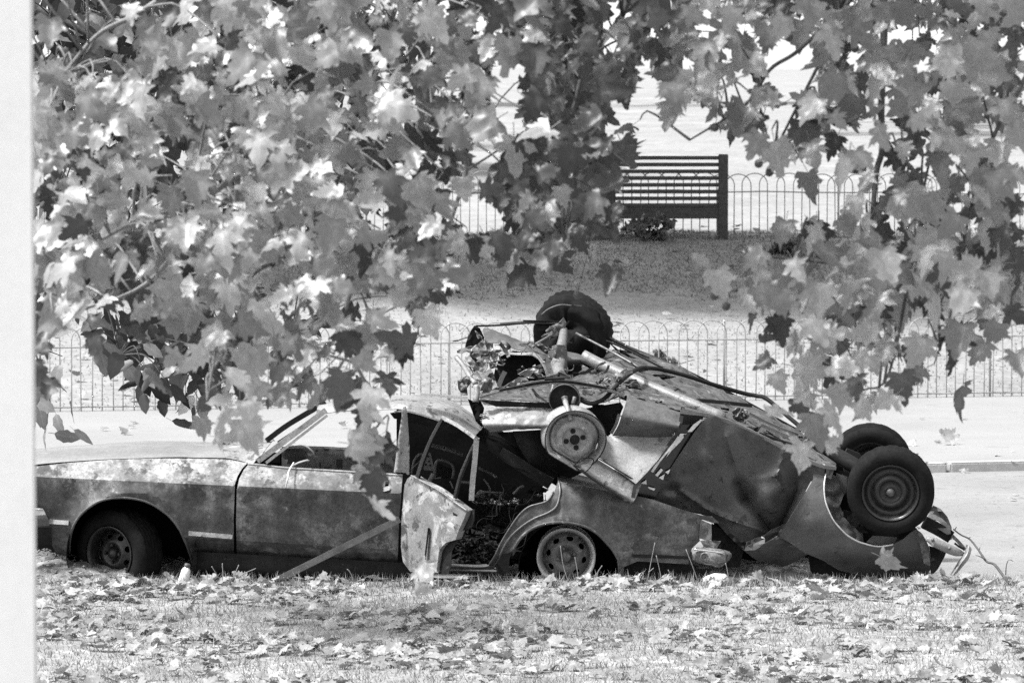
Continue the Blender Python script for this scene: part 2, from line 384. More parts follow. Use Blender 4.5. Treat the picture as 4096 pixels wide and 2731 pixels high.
def boxgeo(c, s, Mx=None):
    V = []; F = []
    for ax in range(3):
        for sg in (-1, 1):
            k = len(V); u, v = (ax + 1) % 3, (ax + 2) % 3
            for a, b in ((-1, -1), (1, -1), (1, 1), (-1, 1)):
                p = [0, 0, 0]; p[ax] = sg * s[ax] / 2; p[u] = a * s[u] / 2; p[v] = b * s[v] / 2
                q = Vector(p) + Vector(c); V.append(Mx @ q if Mx else q)
            F.append((k, k + 1, k + 2, k + 3) if sg > 0 else (k + 3, k + 2, k + 1, k))
    return V, F
# ================================================================== the setting
ZP = 0.066
FA, FB = G(130, 1648, ZP), G(4096, 1584, ZP)          # line of the near railing
FS = (FB.y - FA.y) / (FB.x - FA.x)
def fence_y(x): return FA.y + FS * (x - FA.x)
KE = G(3900, 1886, 0.0); 
def kerb_y(x): return KE.y + FS * (x - KE.x)
def land(x, y):
    """height of the ground"""
    if y < -0.30: return 0.035 + 0.02 * fbm(x * 0.9, y * 0.9) + 0.008 * fbm(x * 4, y * 4) - 0.05 * max(0, min(1, (-4.5 - y) / 10))
    v = y - fence_y(x)
    if v < -0.35: return -0.08
    z = float(np.interp(v, [-0.35, 0.25, 3, 6, 11.3, 12.7, 29, 65, 135, 260, 600], [0.02, 0.085, 0.40, 0.80, 1.40, 1.44, 2.30, 3.50, 5.4, 8.5, 14]))
    return z + (0.05 * fbm(x * 0.4, y * 0.4) + 0.02 * fbm(x * 2, y * 2)) * min(1, max(0, v / 3))
def sheet_ground():
    ys = np.r_[np.linspace(-30, -5, 14), np.linspace(-4.8, -0.32, 60), [-0.29, 0.2, 5], np.linspace(8, 12.5, 6), np.linspace(12.8, 32, 90), np.linspace(33, 120, 50), np.linspace(125, 600, 20)]
    xs = np.r_[np.linspace(-220, -16, 12), np.linspace(-14, -4.2, 22), np.linspace(-4, 4, 70), np.linspace(4.2, 14, 22), np.linspace(16, 220, 12)]
    V = [(x, y, land(x, y)) for y in ys for x in xs]; n = len(xs)
    F = [(j * n + i, j * n + i + 1, (j + 1) * n + i + 1, (j + 1) * n + i) for j in range(len(ys) - 1) for i in range(n - 1)]
    o = mk('ground', V, F, 'soil'); o.data.materials.append(M['lawn'])
    ix = np.array([1 if (V[f[0]][1] > 5) else 0 for f in F]); o.data.polygons.foreach_set('material_index', ix)
    return tag(o, kind='structure')
sheet_ground()
def strip(name, y0, y1, z, mat, x0=-60, x1=60, nx=60):
    xs = np.linspace(x0, x1, nx); V = []
    for x in xs: V += [(x, y0(x), z), (x, y1(x), z)]
    F = [(2 * i, 2 * i + 2, 2 * i + 3, 2 * i + 1) for i in range(nx - 1)]
    return tag(mk(name, V, F, mat), kind='structure')
strip('road', lambda x: -0.45, lambda x: kerb_y(x) + 0.02, 0.0, 'road')
strip('pavement', lambda x: kerb_y(x) + 0.10, lambda x: fence_y(x) + 0.15, ZP, 'pave')
kerb = thing('kerb', (0, kerb_y(0), 0), None, None); tag(kerb, kind='structure')
km = None
for i in range(-9, 11):
    x = 0.915 * i + 0.3
    if km is None:
        mb = bmesh.new(); bmesh.ops.create_cube(mb, size=1.0); bmesh.ops.scale(mb, vec=(0.912, 0.15, 0.26), verts=mb.verts)
        bmesh.ops.bevel(mb, geom=mb.edges[:], offset=0.014, segments=2, affect='EDGES'); km = bpy.data.meshes.new('kerb_stone'); mb.to_mesh(km); km.materials.append(M['kerb'])
    o = bpy.data.objects.new('kerb_stone', km); COL.objects.link(o); adopt(o, kerb)
    o.location = (x, kerb_y(x) + 0.075, -0.056 + 0.003 * ((i * 7) % 3)); o.rotation_euler = (0, 0, math.atan(FS))

# ------------------------------------------------------------------ hoop-topped railings
def railing(name, label, x0, x1, yfun, zfun, sp, top, mid, r, slope, post_every, first_post):
    root = thing(name, (0.5 * (x0 + x1), yfun(0.5 * (x0 + x1)), zfun(0.5 * (x0 + x1))), label, 'railing', 'park railings')
    wd = 3 * sp; rad = wd / 2; arc = []
    for k in range(13):
        t = math.pi * k / 12; arc.append((rad - rad * math.cos(t), 0, top - rad * 0.86 + rad * 0.86 * math.sin(t)))
    path = [(0, 0, -0.06), (0, 0, 0.3)] + arc + [(wd, 0, 0.3), (wd, 0, -0.06)]
    V, F = tubegeo(path, r, 5); me = None
    n = int((x1 - x0) / (2 * sp))
    for i in range(n):
        x = x0 + 2 * sp * i
        if me is None:
            o = mk('hoop', V, F, 'iron'); me = o.data
        else:
            o = bpy.data.objects.new('hoop', me); COL.objects.link(o)
        adopt(o, root); yy = yfun(x) + (0.006 if i % 2 else -0.006)
        o.location = (x, yy, zfun(x)); o.rotation_euler = (0.012 * math.sin(i * 2.3), 0.010 * math.sin(i * 1.7), math.atan(slope))
    for zz in (mid, 0.045):
        q = [(x, yfun(x) - 0.002, zfun(x) + zz) for x in np.linspace(x0, x1, 30)]
        V, F = tubegeo(q, r * 1.15, 4); mk('rail', V, F, 'iron', root)
    x = first_post
    while x < x1:
        V, F = tubegeo([(x, yfun(x) + 0.02, zfun(x) - 0.1), (x, yfun(x) + 0.02, zfun(x) + top + 0.005)], r * 2.0, 6); mk('post', V, F, 'iron', root)
        x += post_every
railing('railing_fence', 'low hoop-topped iron railing along the back of the pale pavement behind the wrecked cars', -7.2, 7.2,
        fence_y, lambda x: ZP - 0.004, 0.0985, 0.815, 0.62, 0.0062, FS, 2.75, P(655, 1500, fence_y(-3.5)).x)
def far_y(x): return fence_y(x) * 0 + FA.y + 12.9 + FS * (x - FA.x) * 0.4
railing('railing_fence', 'farther hoop-topped railing up the slope behind the dark bench', -7.5, 9.0,
        far_y, lambda x: land(x, far_y(x)) - 0.02, 0.112, 0.86, 0.62, 0.0072, FS * 0.4, 3.1, -5.0)

# ------------------------------------------------------------------ bench seen from behind
BY = 27.0
def bench():
    pr = P(2893, 640, BY); gz = land(pr.x, BY); pl = P(2440, 640, BY)
    root = thing('park_bench', ((pr.x + pl.x) / 2, BY, gz), 'dark slatted wooden bench seen from behind in front of the far railing', 'bench')
    top = P(2893, 617, BY).z; L = pr.x - pl.x; cx = (pr.x + pl.x) / 2
    def piece(name, c, s): 
        b = bmesh.new(); bmesh.ops.create_cube(b, size=1); bmesh.ops.scale(b, vec=s, verts=b.verts)
        bmesh.ops.bevel(b, geom=b.edges[:], offset=min(s) * 0.12, segments=1, affect='EDGES')
        me = bpy.data.meshes.new(name); b.to_mesh(me); me.materials.append(M['wood']); o = bpy.data.objects.new(name, me); COL.objects.link(o); adopt(o, root); o.location = c; return o
    for x in (pr.x, pl.x):
        piece('leg', (x, BY, (gz + top) / 2 - 0.03), (0.125, 0.10, top - gz + 0.06))
        piece('leg', (x, BY + 0.52, gz + 0.30), (0.10, 0.09, 0.64))
        piece('armrest', (x, BY + 0.27, gz + 0.64), (0.085, 0.56, 0.05))
    for k in range(8):
        z = P(2800, 632 + 27 * k, BY).z
        piece('slat', (cx, BY - 0.005, z), (L + 0.02, 0.03, 0.050))
    piece('seat_rail', (cx, BY + 0.005, P(2800, 852, BY).z), (L + 0.01, 0.05, 0.15))
    for k in range(4): piece('seat_slat', (cx, BY + 0.10 + 0.115 * k, P(2800, 838, BY).z + 0.02), (L, 0.095, 0.03))
bench()

# ------------------------------------------------------------------ white upright added close to the camera for the pale strip at left
po = MB(); pw = 0.16; px_edge = P(122, 1400, -15.0).x
pm = Matrix.Translation((px_edge - 0.078, -15.0 + 0.05, 0)) @ Matrix.Rotation(math.radians(9), 4, 'Z')
b = bmesh.new(); bmesh.ops.create_cube(b, size=1); bmesh.ops.scale(b, vec=(pw, 0.05, 4.6), verts=b.verts)
bmesh.ops.bevel(b, geom=b.edges[:], offset=0.006, segments=2, affect='EDGES')
me = bpy.data.meshes.new('white_upright'); b.to_mesh(me); me.materials.append(M['white']); wp = bpy.data.objects.new('white_upright', me); COL.objects.link(wp)
wp.matrix_world = Matrix.Translation((0, 0, 2.2)) @ pm
tag(wp, 'white upright close by, added for the pale strip along the left edge', 'post')
# ================================================================== the burnt car standing on the ground
car = thing('burnt_car', (-0.6, 0.8, 0.0), 'burnt-out saloon car with its rear door hanging open, crushed under the overturned car', 'car')
def pc(x): return 1905 + 0.0465 * (x - 130)
def pl(x): return 2160 + 0.06 * (x - 946)
FAC, FAR = (527, 2215), 250           # front wheel arch centre / radius (px)
RAC, RAR = (2272, 2275), 190
def side_y(x, y):
    u = pc(x) - y
    if u > 0: Y = 0.00105 * u + 3.5e-6 * u * u
    else: Y = 0.00026 * (-u)
    if y > pl(x): Y += 0.0020 * (y - pl(x))
    Y += 0.004 * fbm(x / 210, y / 210, 3.3)
    return Y
def flare(c, r, a, wd):
    def f(x, y):
        q = math.hypot(x - c[0], (y - c[1])) - r
        return -a * math.exp(-max(q, 0) / wd)
    return f
ff = flare(FAC, FAR, 0.045, 34); fr_ = flare(RAC, RAR + 12, 0.05, 48)
sy_front = lambda x, y: side_y(x, y) + ff(x, y)
sy_rear = lambda x, y: side_y(x, y) * 0.8 + fr_(x, y) + 0.0000030 * max(0, x - 2500) ** 1.6
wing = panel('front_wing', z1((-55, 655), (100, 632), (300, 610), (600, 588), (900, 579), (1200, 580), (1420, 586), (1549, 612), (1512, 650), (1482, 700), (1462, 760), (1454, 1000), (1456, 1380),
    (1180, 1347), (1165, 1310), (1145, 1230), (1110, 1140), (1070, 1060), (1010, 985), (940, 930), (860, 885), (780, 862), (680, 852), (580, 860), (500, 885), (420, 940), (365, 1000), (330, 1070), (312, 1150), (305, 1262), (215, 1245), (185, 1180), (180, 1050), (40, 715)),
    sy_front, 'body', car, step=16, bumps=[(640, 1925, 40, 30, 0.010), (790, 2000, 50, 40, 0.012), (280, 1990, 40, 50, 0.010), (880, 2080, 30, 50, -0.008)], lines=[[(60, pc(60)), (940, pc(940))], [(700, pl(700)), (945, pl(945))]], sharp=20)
for pts in ([(172, 1018), (305, 1028)], [(1140, 1100), (1444, 1125)]):
    q = z1(*pts); V, F = bar3([(a, b_, sy_front(a, b_) - 0.008) for a, b_ in q], 0.026, 0.016, 6); mk('side_moulding', V, F, 'chrome', wing)
lip = z1((308, 1240), (312, 1150), (330, 1070), (365, 1000), (420, 940), (500, 885), (580, 860), (680, 852), (780, 862), (860, 885), (940, 930), (1010, 985), (1070, 1060), (1110, 1140), (1145, 1230), (1175, 1330))
V, F = tubegeo(spline([P(a, b_, sy_front(a, b_) + 0.006) for a, b_ in lip], 50), 0.009, 6); mk('arch_lip', V, F, 'mid', wing)
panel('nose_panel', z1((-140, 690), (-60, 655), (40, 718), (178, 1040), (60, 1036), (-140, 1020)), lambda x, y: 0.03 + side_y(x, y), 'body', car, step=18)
bump_f = panel('front_bumper', z1((-140, 930), (128, 934), (165, 1010), (172, 1048), (90, 1052), (-140, 1050)), lambda x, y: -0.05 + 0.0000 * x + 0.0012 * abs(y - 2070), 'mid', car, step=14)
V, F = tube3([(20, 2034, -0.055), (100, 2035, -0.055), (172, 2037, -0.05)], 0.008, 6); mk('bumper_trim', V, F, 'chrome', bump_f)
panel('front_valance', z1((-140, 1060), (180, 1056), (190, 1180), (60, 1190), (-140, 1230)), lambda x, y: 0.02 + 0.0012 * (y - 2100), 'dark', car, step=18)
# bonnet: a real sheet across the car
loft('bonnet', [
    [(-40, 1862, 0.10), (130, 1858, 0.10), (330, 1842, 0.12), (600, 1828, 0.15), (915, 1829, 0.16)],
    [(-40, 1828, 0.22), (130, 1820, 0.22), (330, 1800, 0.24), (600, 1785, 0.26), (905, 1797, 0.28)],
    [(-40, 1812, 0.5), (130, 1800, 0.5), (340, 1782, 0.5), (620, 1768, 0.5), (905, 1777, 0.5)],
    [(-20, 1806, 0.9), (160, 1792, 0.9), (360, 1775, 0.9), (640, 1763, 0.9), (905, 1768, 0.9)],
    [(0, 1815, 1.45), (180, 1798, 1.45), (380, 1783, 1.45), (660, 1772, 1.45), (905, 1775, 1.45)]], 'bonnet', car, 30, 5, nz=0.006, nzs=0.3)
# scuttle at the foot of the windscreen, torn hinge corner
loft('scuttle', [
    [(905, 1836, 0.15), (960, 1843, 0.15), (1010, 1852, 0.14)],
    [(893, 1800, 0.2), (950, 1808, 0.2), (1060, 1800, 0.22)],
    [(887, 1776, 0.5), (960, 1772, 0.5), (1090, 1762, 0.5)],
    [(900, 1776, 1.3), (970, 1768, 1.3), (1090, 1760, 1.3)]], 'pale', car, 16, 4, nz=0.012, nzs=0.15)
panel('hinge_flap', z1((1378, 465), (1435, 476), (1375, 512), (1368, 490)), 0.40, 'soot', car, step=8)
panel('hinge_bracket', z1((1500, 500), (1560, 478), (1640, 470), (1660, 490), (1600, 530), (1540, 560), (1500, 545)), 0.30, 'pale', car, step=9, holes=[z1((1580, 525), (1612, 527), (1605, 545), (1582, 543)), z1((1612, 480), (1645, 470), (1640, 488), (1615, 495))], crumple=0.02, crs=40)
# front door
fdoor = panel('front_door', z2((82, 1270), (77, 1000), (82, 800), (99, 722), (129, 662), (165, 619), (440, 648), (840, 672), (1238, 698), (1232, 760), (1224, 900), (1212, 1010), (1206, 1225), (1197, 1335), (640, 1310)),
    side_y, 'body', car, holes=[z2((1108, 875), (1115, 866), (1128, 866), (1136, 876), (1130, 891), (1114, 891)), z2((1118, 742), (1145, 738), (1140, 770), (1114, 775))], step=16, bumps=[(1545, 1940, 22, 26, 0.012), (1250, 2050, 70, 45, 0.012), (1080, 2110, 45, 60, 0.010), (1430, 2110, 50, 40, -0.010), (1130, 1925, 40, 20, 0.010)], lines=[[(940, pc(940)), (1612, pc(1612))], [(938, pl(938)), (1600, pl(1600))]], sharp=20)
q = spline([P(a, b_, side_y(a, b_) - 0.002) for a, b_ in z2((158, 618), (300, 632), (440, 648), (840, 672), (1238, 698))], 24)
V, F = tubegeo(q, 0.008, 6); mk('window_sill_lip', V, F, 'pale', fdoor)
V, F = tube3([(1143, 1950, 0.0), (1150, 1915, -0.03), (1155, 1885, 0.02), (1175, 1850, 0.1)], 0.005, 5); mk('torn_cable', V, F, 'plastic', fdoor)
panel('door_handle', z2((1080, 785), (1150, 775), (1145, 800), (1110, 810), (1078, 805)), lambda x, y: side_y(x, y) - 0.012, 'pale', fdoor, step=9)
# sill under the doors, in the dark
loft('sill', [[(770, 2205, 0.13), (1100, 2222, 0.13), (1400, 2238, 0.13), (1640, 2250, 0.13)], [(772, 2270, 0.12), (1100, 2284, 0.12), (1400, 2296, 0.12), (1640, 2300, 0.13)], [(775, 2305, 0.22), (1100, 2312, 0.22), (1400, 2318, 0.22), (1640, 2320, 0.22)]], 'dark', car, 20, 3)
loft('rear_sill', [z4((330, 1240, 0.16), (560, 1248, 0.16), (660, 1240, 0.16)), z4((330, 1262, 0.10), (600, 1270, 0.10), (690, 1258, 0.10)), z4((330, 1282, 0.13), (640, 1288, 0.13), (745, 1275, 0.13)), z4((330, 1300, 0.07), (640, 1306, 0.07), (752, 1312, 0.07)), z4((330, 1330, 0.15), (640, 1335, 0.15), (752, 1335, 0.15))], 'mid', car, 18, 3)
# pillars and roof
mb = MB()
for a, b_, wd, dp in (([z2((225, 600))[0] + (0.14,), z2((470, 418))[0] + (0.19,), z2((700, 245))[0] + (0.25,)], None, 0.034, 0.05),):
    mb.add(*bar3(a, wd, dp, 14))
mb.build('windscreen_pillar', 'pale', car, smooth=True)
V, F = bar3([z2((285, 612))[0] + (0.115,), z2((480, 460))[0] + (0.14,), z2((710, 282))[0] + (0.21,)], 0.016, 0.03, 14); mk('drip_rail', V, F, 'pale', car)
V, F = bar3([z2((290, 455))[0] + (0.42,), z2((440, 345))[0] + (0.46,), z2((700, 190))[0] + (0.5,)], 0.032, 0.05, 14); mk('windscreen_frame', V, F, 'dark', car)
V, F = bar3([z2((380, 470))[0] + (1.40,), z2((500, 390))[0] + (1.36,), z2((720, 230))[0] + (1.28,)], 0.03, 0.05, 14); mk('windscreen_pillar', V, F, 'dark', car)
# roof sheet, buckled down behind the centre post
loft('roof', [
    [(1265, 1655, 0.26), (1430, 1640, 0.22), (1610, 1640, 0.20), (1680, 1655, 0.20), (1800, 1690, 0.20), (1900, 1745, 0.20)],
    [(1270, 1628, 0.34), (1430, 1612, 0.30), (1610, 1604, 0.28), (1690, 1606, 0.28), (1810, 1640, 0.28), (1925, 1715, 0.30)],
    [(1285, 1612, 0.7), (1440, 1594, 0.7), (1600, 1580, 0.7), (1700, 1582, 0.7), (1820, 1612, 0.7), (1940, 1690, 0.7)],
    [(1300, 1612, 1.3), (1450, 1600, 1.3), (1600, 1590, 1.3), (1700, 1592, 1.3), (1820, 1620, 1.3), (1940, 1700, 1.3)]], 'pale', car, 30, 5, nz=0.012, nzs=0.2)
loft('crushed_roof', [
    [(1880, 1742, 0.22), (1960, 1790, 0.26), (2060, 1860, 0.28), (2200, 1938, 0.30)],
    [(1900, 1712, 0.5), (1980, 1740, 0.5), (2090, 1810, 0.5), (2230, 1900, 0.5)],
    [(1925, 1690, 1.3), (2000, 1720, 1.3), (2100, 1780, 1.3), (2230, 1870, 1.3)]], 'soot', car, 20, 5, nz=0.03, nzs=0.2)  # black colour carries the shadow lying on the caved-in roof
panel('roof_rail', z9((1130, 480), (1310, 450), (1500, 490), (1740, 570), (1900, 625), (2000, 650), (2190, 800), (1990, 750), (1780, 690), (1560, 635), (1390, 595), (1270, 560), (1180, 545)), lambda x, y: 0.21 + 0.0014 * (y - 1650), 'dark', car, step=12)
V, F = bar3([p + (0.195,) for p in z9((1180, 462), (1320, 450), (1500, 488), (1740, 566))], 0.010, 0.02, 12); mk('gutter', V, F, 'pale', car)
panel('centre_pillar', z9((1290, 400), (1330, 390), (1345, 470), (1355, 600), (1372, 900), (1370, 1245), (1345, 1250), (1330, 1225), (1175, 1215), (1190, 1120), (1230, 800), (1262, 600), (1280, 470)), lambda x, y: 0.10 + 0.0000006 * (x - 1610) ** 2, 'pale', car, step=10, folds=[(1612, 1640, 1588, 1885, 7, -0.035), (1632, 1660, 1634, 1895, 3, 0.03)])
# far side of the body: inner skins with their openings
panel('far_door_skin', z2((385, 510), (610, 510), (900, 520), (1210, 532), (1210, 770), (385, 770)), 1.50, 'dark', car, step=50)
panel('far_door', z2((395, 505), (610, 505), (900, 516), (1200, 528), (1200, 760), (395, 760)), 1.42, 'mid', car, step=18,
      holes=[z2((440, 572), (560, 570), (575, 600), (470, 625), (432, 620)), z2((775, 585), (820, 585), (820, 648), (775, 648)), z2((628, 526), (636, 516), (648, 520), (650, 534), (638, 540)), z2((905, 540), (916, 534), (920, 546), (910, 552)), z2((655, 608), (668, 608), (668, 640), (655, 640)), z2((920, 580), (940, 580), (940, 650), (920, 640))],
      folds=[(1150, 1828, 1310, 1828, 4, 0.02), (1310, 1828, 1325, 1870, 4, 0.02)])
V, F = bar3([p + (1.40,) for p in z2((395, 505), (610, 500), (900, 513), (1200, 525))], 0.012, 0.02, 12); mk('far_window_sill', V, F, 'pale', car)
panel('far_rear_side', z2((1195, 190), (1350, 215), (1700, 320), (2000, 440), (2200, 560), (2250, 1296), (380, 1296), (380, 760), (1195, 760)), 1.44, 'soot', car, step=40)
panel('far_wing', [(0, 1825), (900, 1800), (1130, 1810), (1130, 2243), (0, 2243)], 1.5, 'soot', car, step=60)
panel('bulkhead', [(880, 1835), (1120, 1850), (1120, 2290), (880, 2290)], lambda x, y: 0.3 + (x - 880) * 0.0046, 'soot', car, step=40)
loft('floor', [[(780, 2290, 0.15), (1400, 2312, 0.15), (2300, 2318, 0.15)], [(780, 2270, 0.8), (1400, 2290, 0.8), (2300, 2290, 0.8)], [(780, 2255, 1.45), (1400, 2270, 1.45), (2300, 2270, 1.45)]], 'soot', car, 20, 4, nz=0.02)
V, F = tube3([(1165, 1868, 0.45), (1195, 1852, 0.44), (1232, 1842, 0.43), (1233, 1848, 0.43)], 0.010, 6); mk('steering_column', V, F, 'pale', car)
V, F = tube3([(1155, 1785, 0.3), (1210, 1780, 0.28), (1245, 1800, 0.26), (1264, 1828, 0.25)], 0.006, 5); mk('hanging_hose', V, F, 'pale', car)
# rear door swung open
def dY(x, y=0): return 0.02 - (x - 1605) / 675.0 * 1.15
rdoor = panel('rear_door', [(1640, 1905)] + z2((1270, 722), (1252, 760), (1242, 840), (1230, 1000), (1226, 1200), (1240, 1300), (1290, 1368), (1380, 1374), (1480, 1372)) + z4((214, 1310), (236, 1135), (262, 1088), (300, 1050), (345, 1038), (385, 1025), (420, 925), (455, 850), (492, 762), (390, 690), (240, 580), (100, 505), (0, 450)),
    lambda x, y: dY(x) + 0.00006 * abs(y - 2050), 'pale', car, step=16, th=0.05,
    holes=[z4((362, 778), (402, 800), (398, 822), (362, 806))], bumps=[(1812, 2056, 18, 26, 0.03)], nz=0.006, nzs=120)
rdoor.data.materials[0] = M['rdoor'] = surf('peeling_door_paint', 0.07, 0.20, 3.0, 0.6, 0.05, 0.3, 70, [(6, 0.56, 0.03, 0.32), (11, 0.58, 0.03, 0.05), (3, 0.60, 0.05, 0.34)], 0.6, stretch=(1.5, 1, 0.6))
def dbar(name, pts, wd, dp, mat):
    V, F = bar3([(a, b_, dY(a) + 0.02) for a, b_ in pts], wd, dp, 14); return mk(name, V, F, mat, rdoor)
dbar('window_channel', z9((1470, 1270), (1530, 1080), (1620, 860), (1700, 700), (1800, 530)), 0.022, 0.04, 'steel')
dbar('window_channel_seal', z9((1500, 1285), (1560, 1090), (1645, 870), (1722, 710), (1815, 540)), 0.010, 0.03, 'soot')
dbar('window_frame', z9((1800, 535), (1960, 620), (2080, 700), (2210, 795)), 0.020, 0.035, 'pale')
dbar('window_frame', z9((2215, 790), (2190, 1100), (2165, 1330), (2150, 1565)), 0.032, 0.035, 'pale')
dbar('quarter_light_bar', z9((2180, 870), (2090, 1060), (2000, 1280), (1935, 1530)), 0.013, 0.03, 'steel')
dbar('quarter_light_bar', z9((2160, 940), (2110, 1070), (2020, 1300), (1960, 1540)), 0.012, 0.03, 'dark')
V, F = bar3([(a, b_, dY(a) - 0.012) for a, b_ in z4((145, 920), (130, 1050), (112, 1200))], 0.010, 0.02, 8); mk('torn_trim', V, F, 'dark', rdoor)
V, F = bar3([(a, b_, dY(a) - 0.0) for a, b_ in z4((0, 452), (240, 582), (390, 692), (495, 765))], 0.006, 0.03, 12); mk('door_top', V, F, 'pale', rdoor)
panel('door_shut_face', z4((494, 764), (556, 752), (550, 860), (525, 915), (440, 950), (410, 1010), (390, 1060), (352, 1130), (345, 1250), (325, 1330), (225, 1335), (236, 1140), (262, 1090), (300, 1052), (385, 1027), (422, 925)), lambda x, y: dY(x) + 0.055, 'dark', rdoor, step=14)
panel('centre_pillar_inner', z2((1180, 690), (1320, 690), (1320, 1400), (1180, 1400)), 0.20, 'soot', car, step=30)
# rear quarter
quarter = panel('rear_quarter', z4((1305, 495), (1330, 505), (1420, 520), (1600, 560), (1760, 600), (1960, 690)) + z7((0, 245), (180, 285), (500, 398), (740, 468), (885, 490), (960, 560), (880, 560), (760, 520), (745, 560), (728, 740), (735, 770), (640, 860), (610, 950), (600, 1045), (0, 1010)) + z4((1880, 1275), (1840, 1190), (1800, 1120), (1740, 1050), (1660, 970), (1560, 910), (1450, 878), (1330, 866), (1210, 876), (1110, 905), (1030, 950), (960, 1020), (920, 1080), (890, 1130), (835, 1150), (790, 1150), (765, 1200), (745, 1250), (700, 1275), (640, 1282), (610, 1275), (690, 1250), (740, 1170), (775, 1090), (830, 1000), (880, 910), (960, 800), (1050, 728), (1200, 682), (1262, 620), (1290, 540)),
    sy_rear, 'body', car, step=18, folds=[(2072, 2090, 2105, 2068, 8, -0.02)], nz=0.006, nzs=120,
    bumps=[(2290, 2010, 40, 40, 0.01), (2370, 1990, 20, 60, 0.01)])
q = z4((1310, 500), (1322, 600), (1292, 722), (1220, 782), (1100, 832), (1000, 892), (905, 972), (835, 1062), (795, 1140), (765, 1205), (722, 1262), (640, 1284), (340, 1276))
V, F = tubegeo(spline([P(a, b_, sy_rear(a, b_) - 0.004) for a, b_ in q], 60), 0.007, 6); mk('door_flange', V, F, 'steel', quarter)
q = z4((1262, 600), (1200, 682), (1050, 728), (960, 800), (880, 910), (812, 1020), (770, 1100), (735, 1175), (690, 1245))
V, F = tubegeo(spline([P(a, b_, sy_rear(a, b_) + 0.0) for a, b_ in q], 40), 0.006, 6); mk('inner_flange', V, F, 'steel', quarter)
q = z4((892, 1128), (960, 1022), (1030, 952), (1110, 907), (1210, 878), (1330, 868), (1450, 880), (1560, 912), (1660, 972), (1740, 1052), (1800, 1122), (1840, 1192), (1878, 1270))
V, F = tubegeo(spline([P(a, b_, sy_rear(a, b_) + 0.006) for a, b_ in q], 44), 0.010, 6); mk('arch_lip', V, F, 'mid', quarter)
V, F = bar3([(p[0], p[1], sy_rear(*p[:2]) - 0.006) for p in z7((-60, 945), (280, 955), (595, 968))], 0.018, 0.014, 10); mk('side_moulding', V, F, 'dark', quarter)
panel('quarter_bottom', z7((-160, 1000), (600, 1045), (700, 1100), (900, 1090), (760, 1200), (500, 1260), (-160, 1240)), 0.16, 'dark', car, step=24)
panel('rear_sill_end', z4((752, 1260), (790, 1150), (838, 1150), (890, 1135), (870, 1200), (860, 1340), (750, 1340)), 0.09, 'dark', car, step=14)
lamp = panel('tail_lamp_housing', z7((745, 520), (870, 578), (870, 765), (800, 760), (728, 742)), lambda x, y: 0.035, 'mid', car, step=9, bumps=[(2825, 2130, 14, 30, 0.02)])
panel('lamp_recess', z7((870, 560), (1060, 690), (1020, 800), (960, 780), (870, 765)), 0.16, 'soot', car, step=14)
rb = loft('rear_bumper', [z7((700, 838, 0.06), (850, 850, 0.05), (1000, 872, 0.06), (1085, 895, 0.12)), z7((660, 868, 0.0), (850, 888, -0.03), (1000, 908, -0.01), (1095, 918, 0.08)), z7((640, 925, -0.02), (850, 935, -0.05), (1000, 945, -0.03), (1108, 945, 0.07)), z7((650, 985, -0.01), (850, 1005, -0.04), (1000, 1015, -0.02), (1080, 1000, 0.07)), z7((700, 1025, 0.05), (850, 1062, 0.02), (960, 1082, 0.03), (1030, 1050, 0.10))], 'torn', car, 24, 5, th=0.005, nz=0.010, nzs=0.05)
V, F = tube3([p + (-0.035,) for p in z7((665, 872), (850, 892), (1000, 912))], 0.007, 6); mk('bumper_trim', V, F, 'chrome', rb)
for c_, r_ in ((z7((785, 955))[0], 0.024),):
    lathe('lamp_hole', [(r_, -0.004), (r_ * 0.8, -0.010), (r_ * 0.72, 0.0), (r_ * 0.5, 0.004), (0.001, 0.002)], 18, axisM(P(c_[0], c_[1], -0.045), (0, 1, 0)), 'steel', rb)
panel('bumper_iron', z7((735, 770), (800, 760), (980, 780), (930, 860), (850, 855), (780, 840)), 0.06, 'torn', car, step=10, crumple=0.03, crs=40)
# boot deck, mostly hidden under the other car
loft('boot_lid', [[(2230, 1925, 0.10), (2500, 1990, 0.12), (2840, 2066, 0.12)], [(2230, 1905, 0.5), (2500, 1965, 0.5), (2860, 2050, 0.5)], [(2230, 1880, 1.4), (2500, 1940, 1.4), (2860, 2020, 1.4)]], 'dark', car, 16, 4, nz=0.015)
panel('tail_panel', z7((870, 560), (1250, 880), (1200, 1080), (900, 1080)), 0.30, 'dark', car, step=24)
# inside: seat springs, wires, perforated bracket
mb = MB()
for k in range(48):
    x0 = random.uniform(1900, 2190); y0 = random.uniform(2040, 2240) if x0 < 2080 else random.uniform(1960, 2100)
    Y0 = random.uniform(0.2, 0.6); pts = [(x0, y0, Y0)]
    for j in range(5):
        a = random.uniform(-1.9, 0.5); x0 += 38 * math.cos(a); y0 += 38 * math.sin(a) * 0.8; pts.append((min(x0, 2215), y0, Y0 + 0.03 * j))
    mb.add(*tube3(pts, 0.0022, 4, 14))
mb.build('seat_wire', 'dark', car)
for k in range(7):
    c_ = (random.uniform(1860, 2000), random.uniform(2170, 2225)); pts = [(c_[0] + 20 * k * 0.2 + 26 * math.cos(t), c_[1] + 9 * math.sin(t) + 2 * t, 0.3 + 0.05 * math.sin(t)) for t in np.linspace(0, 16, 30)]
    V, F = tubegeo([P(*p) for p in pts], 0.003, 4); mk('seat_spring', V, F, 'dark', car)
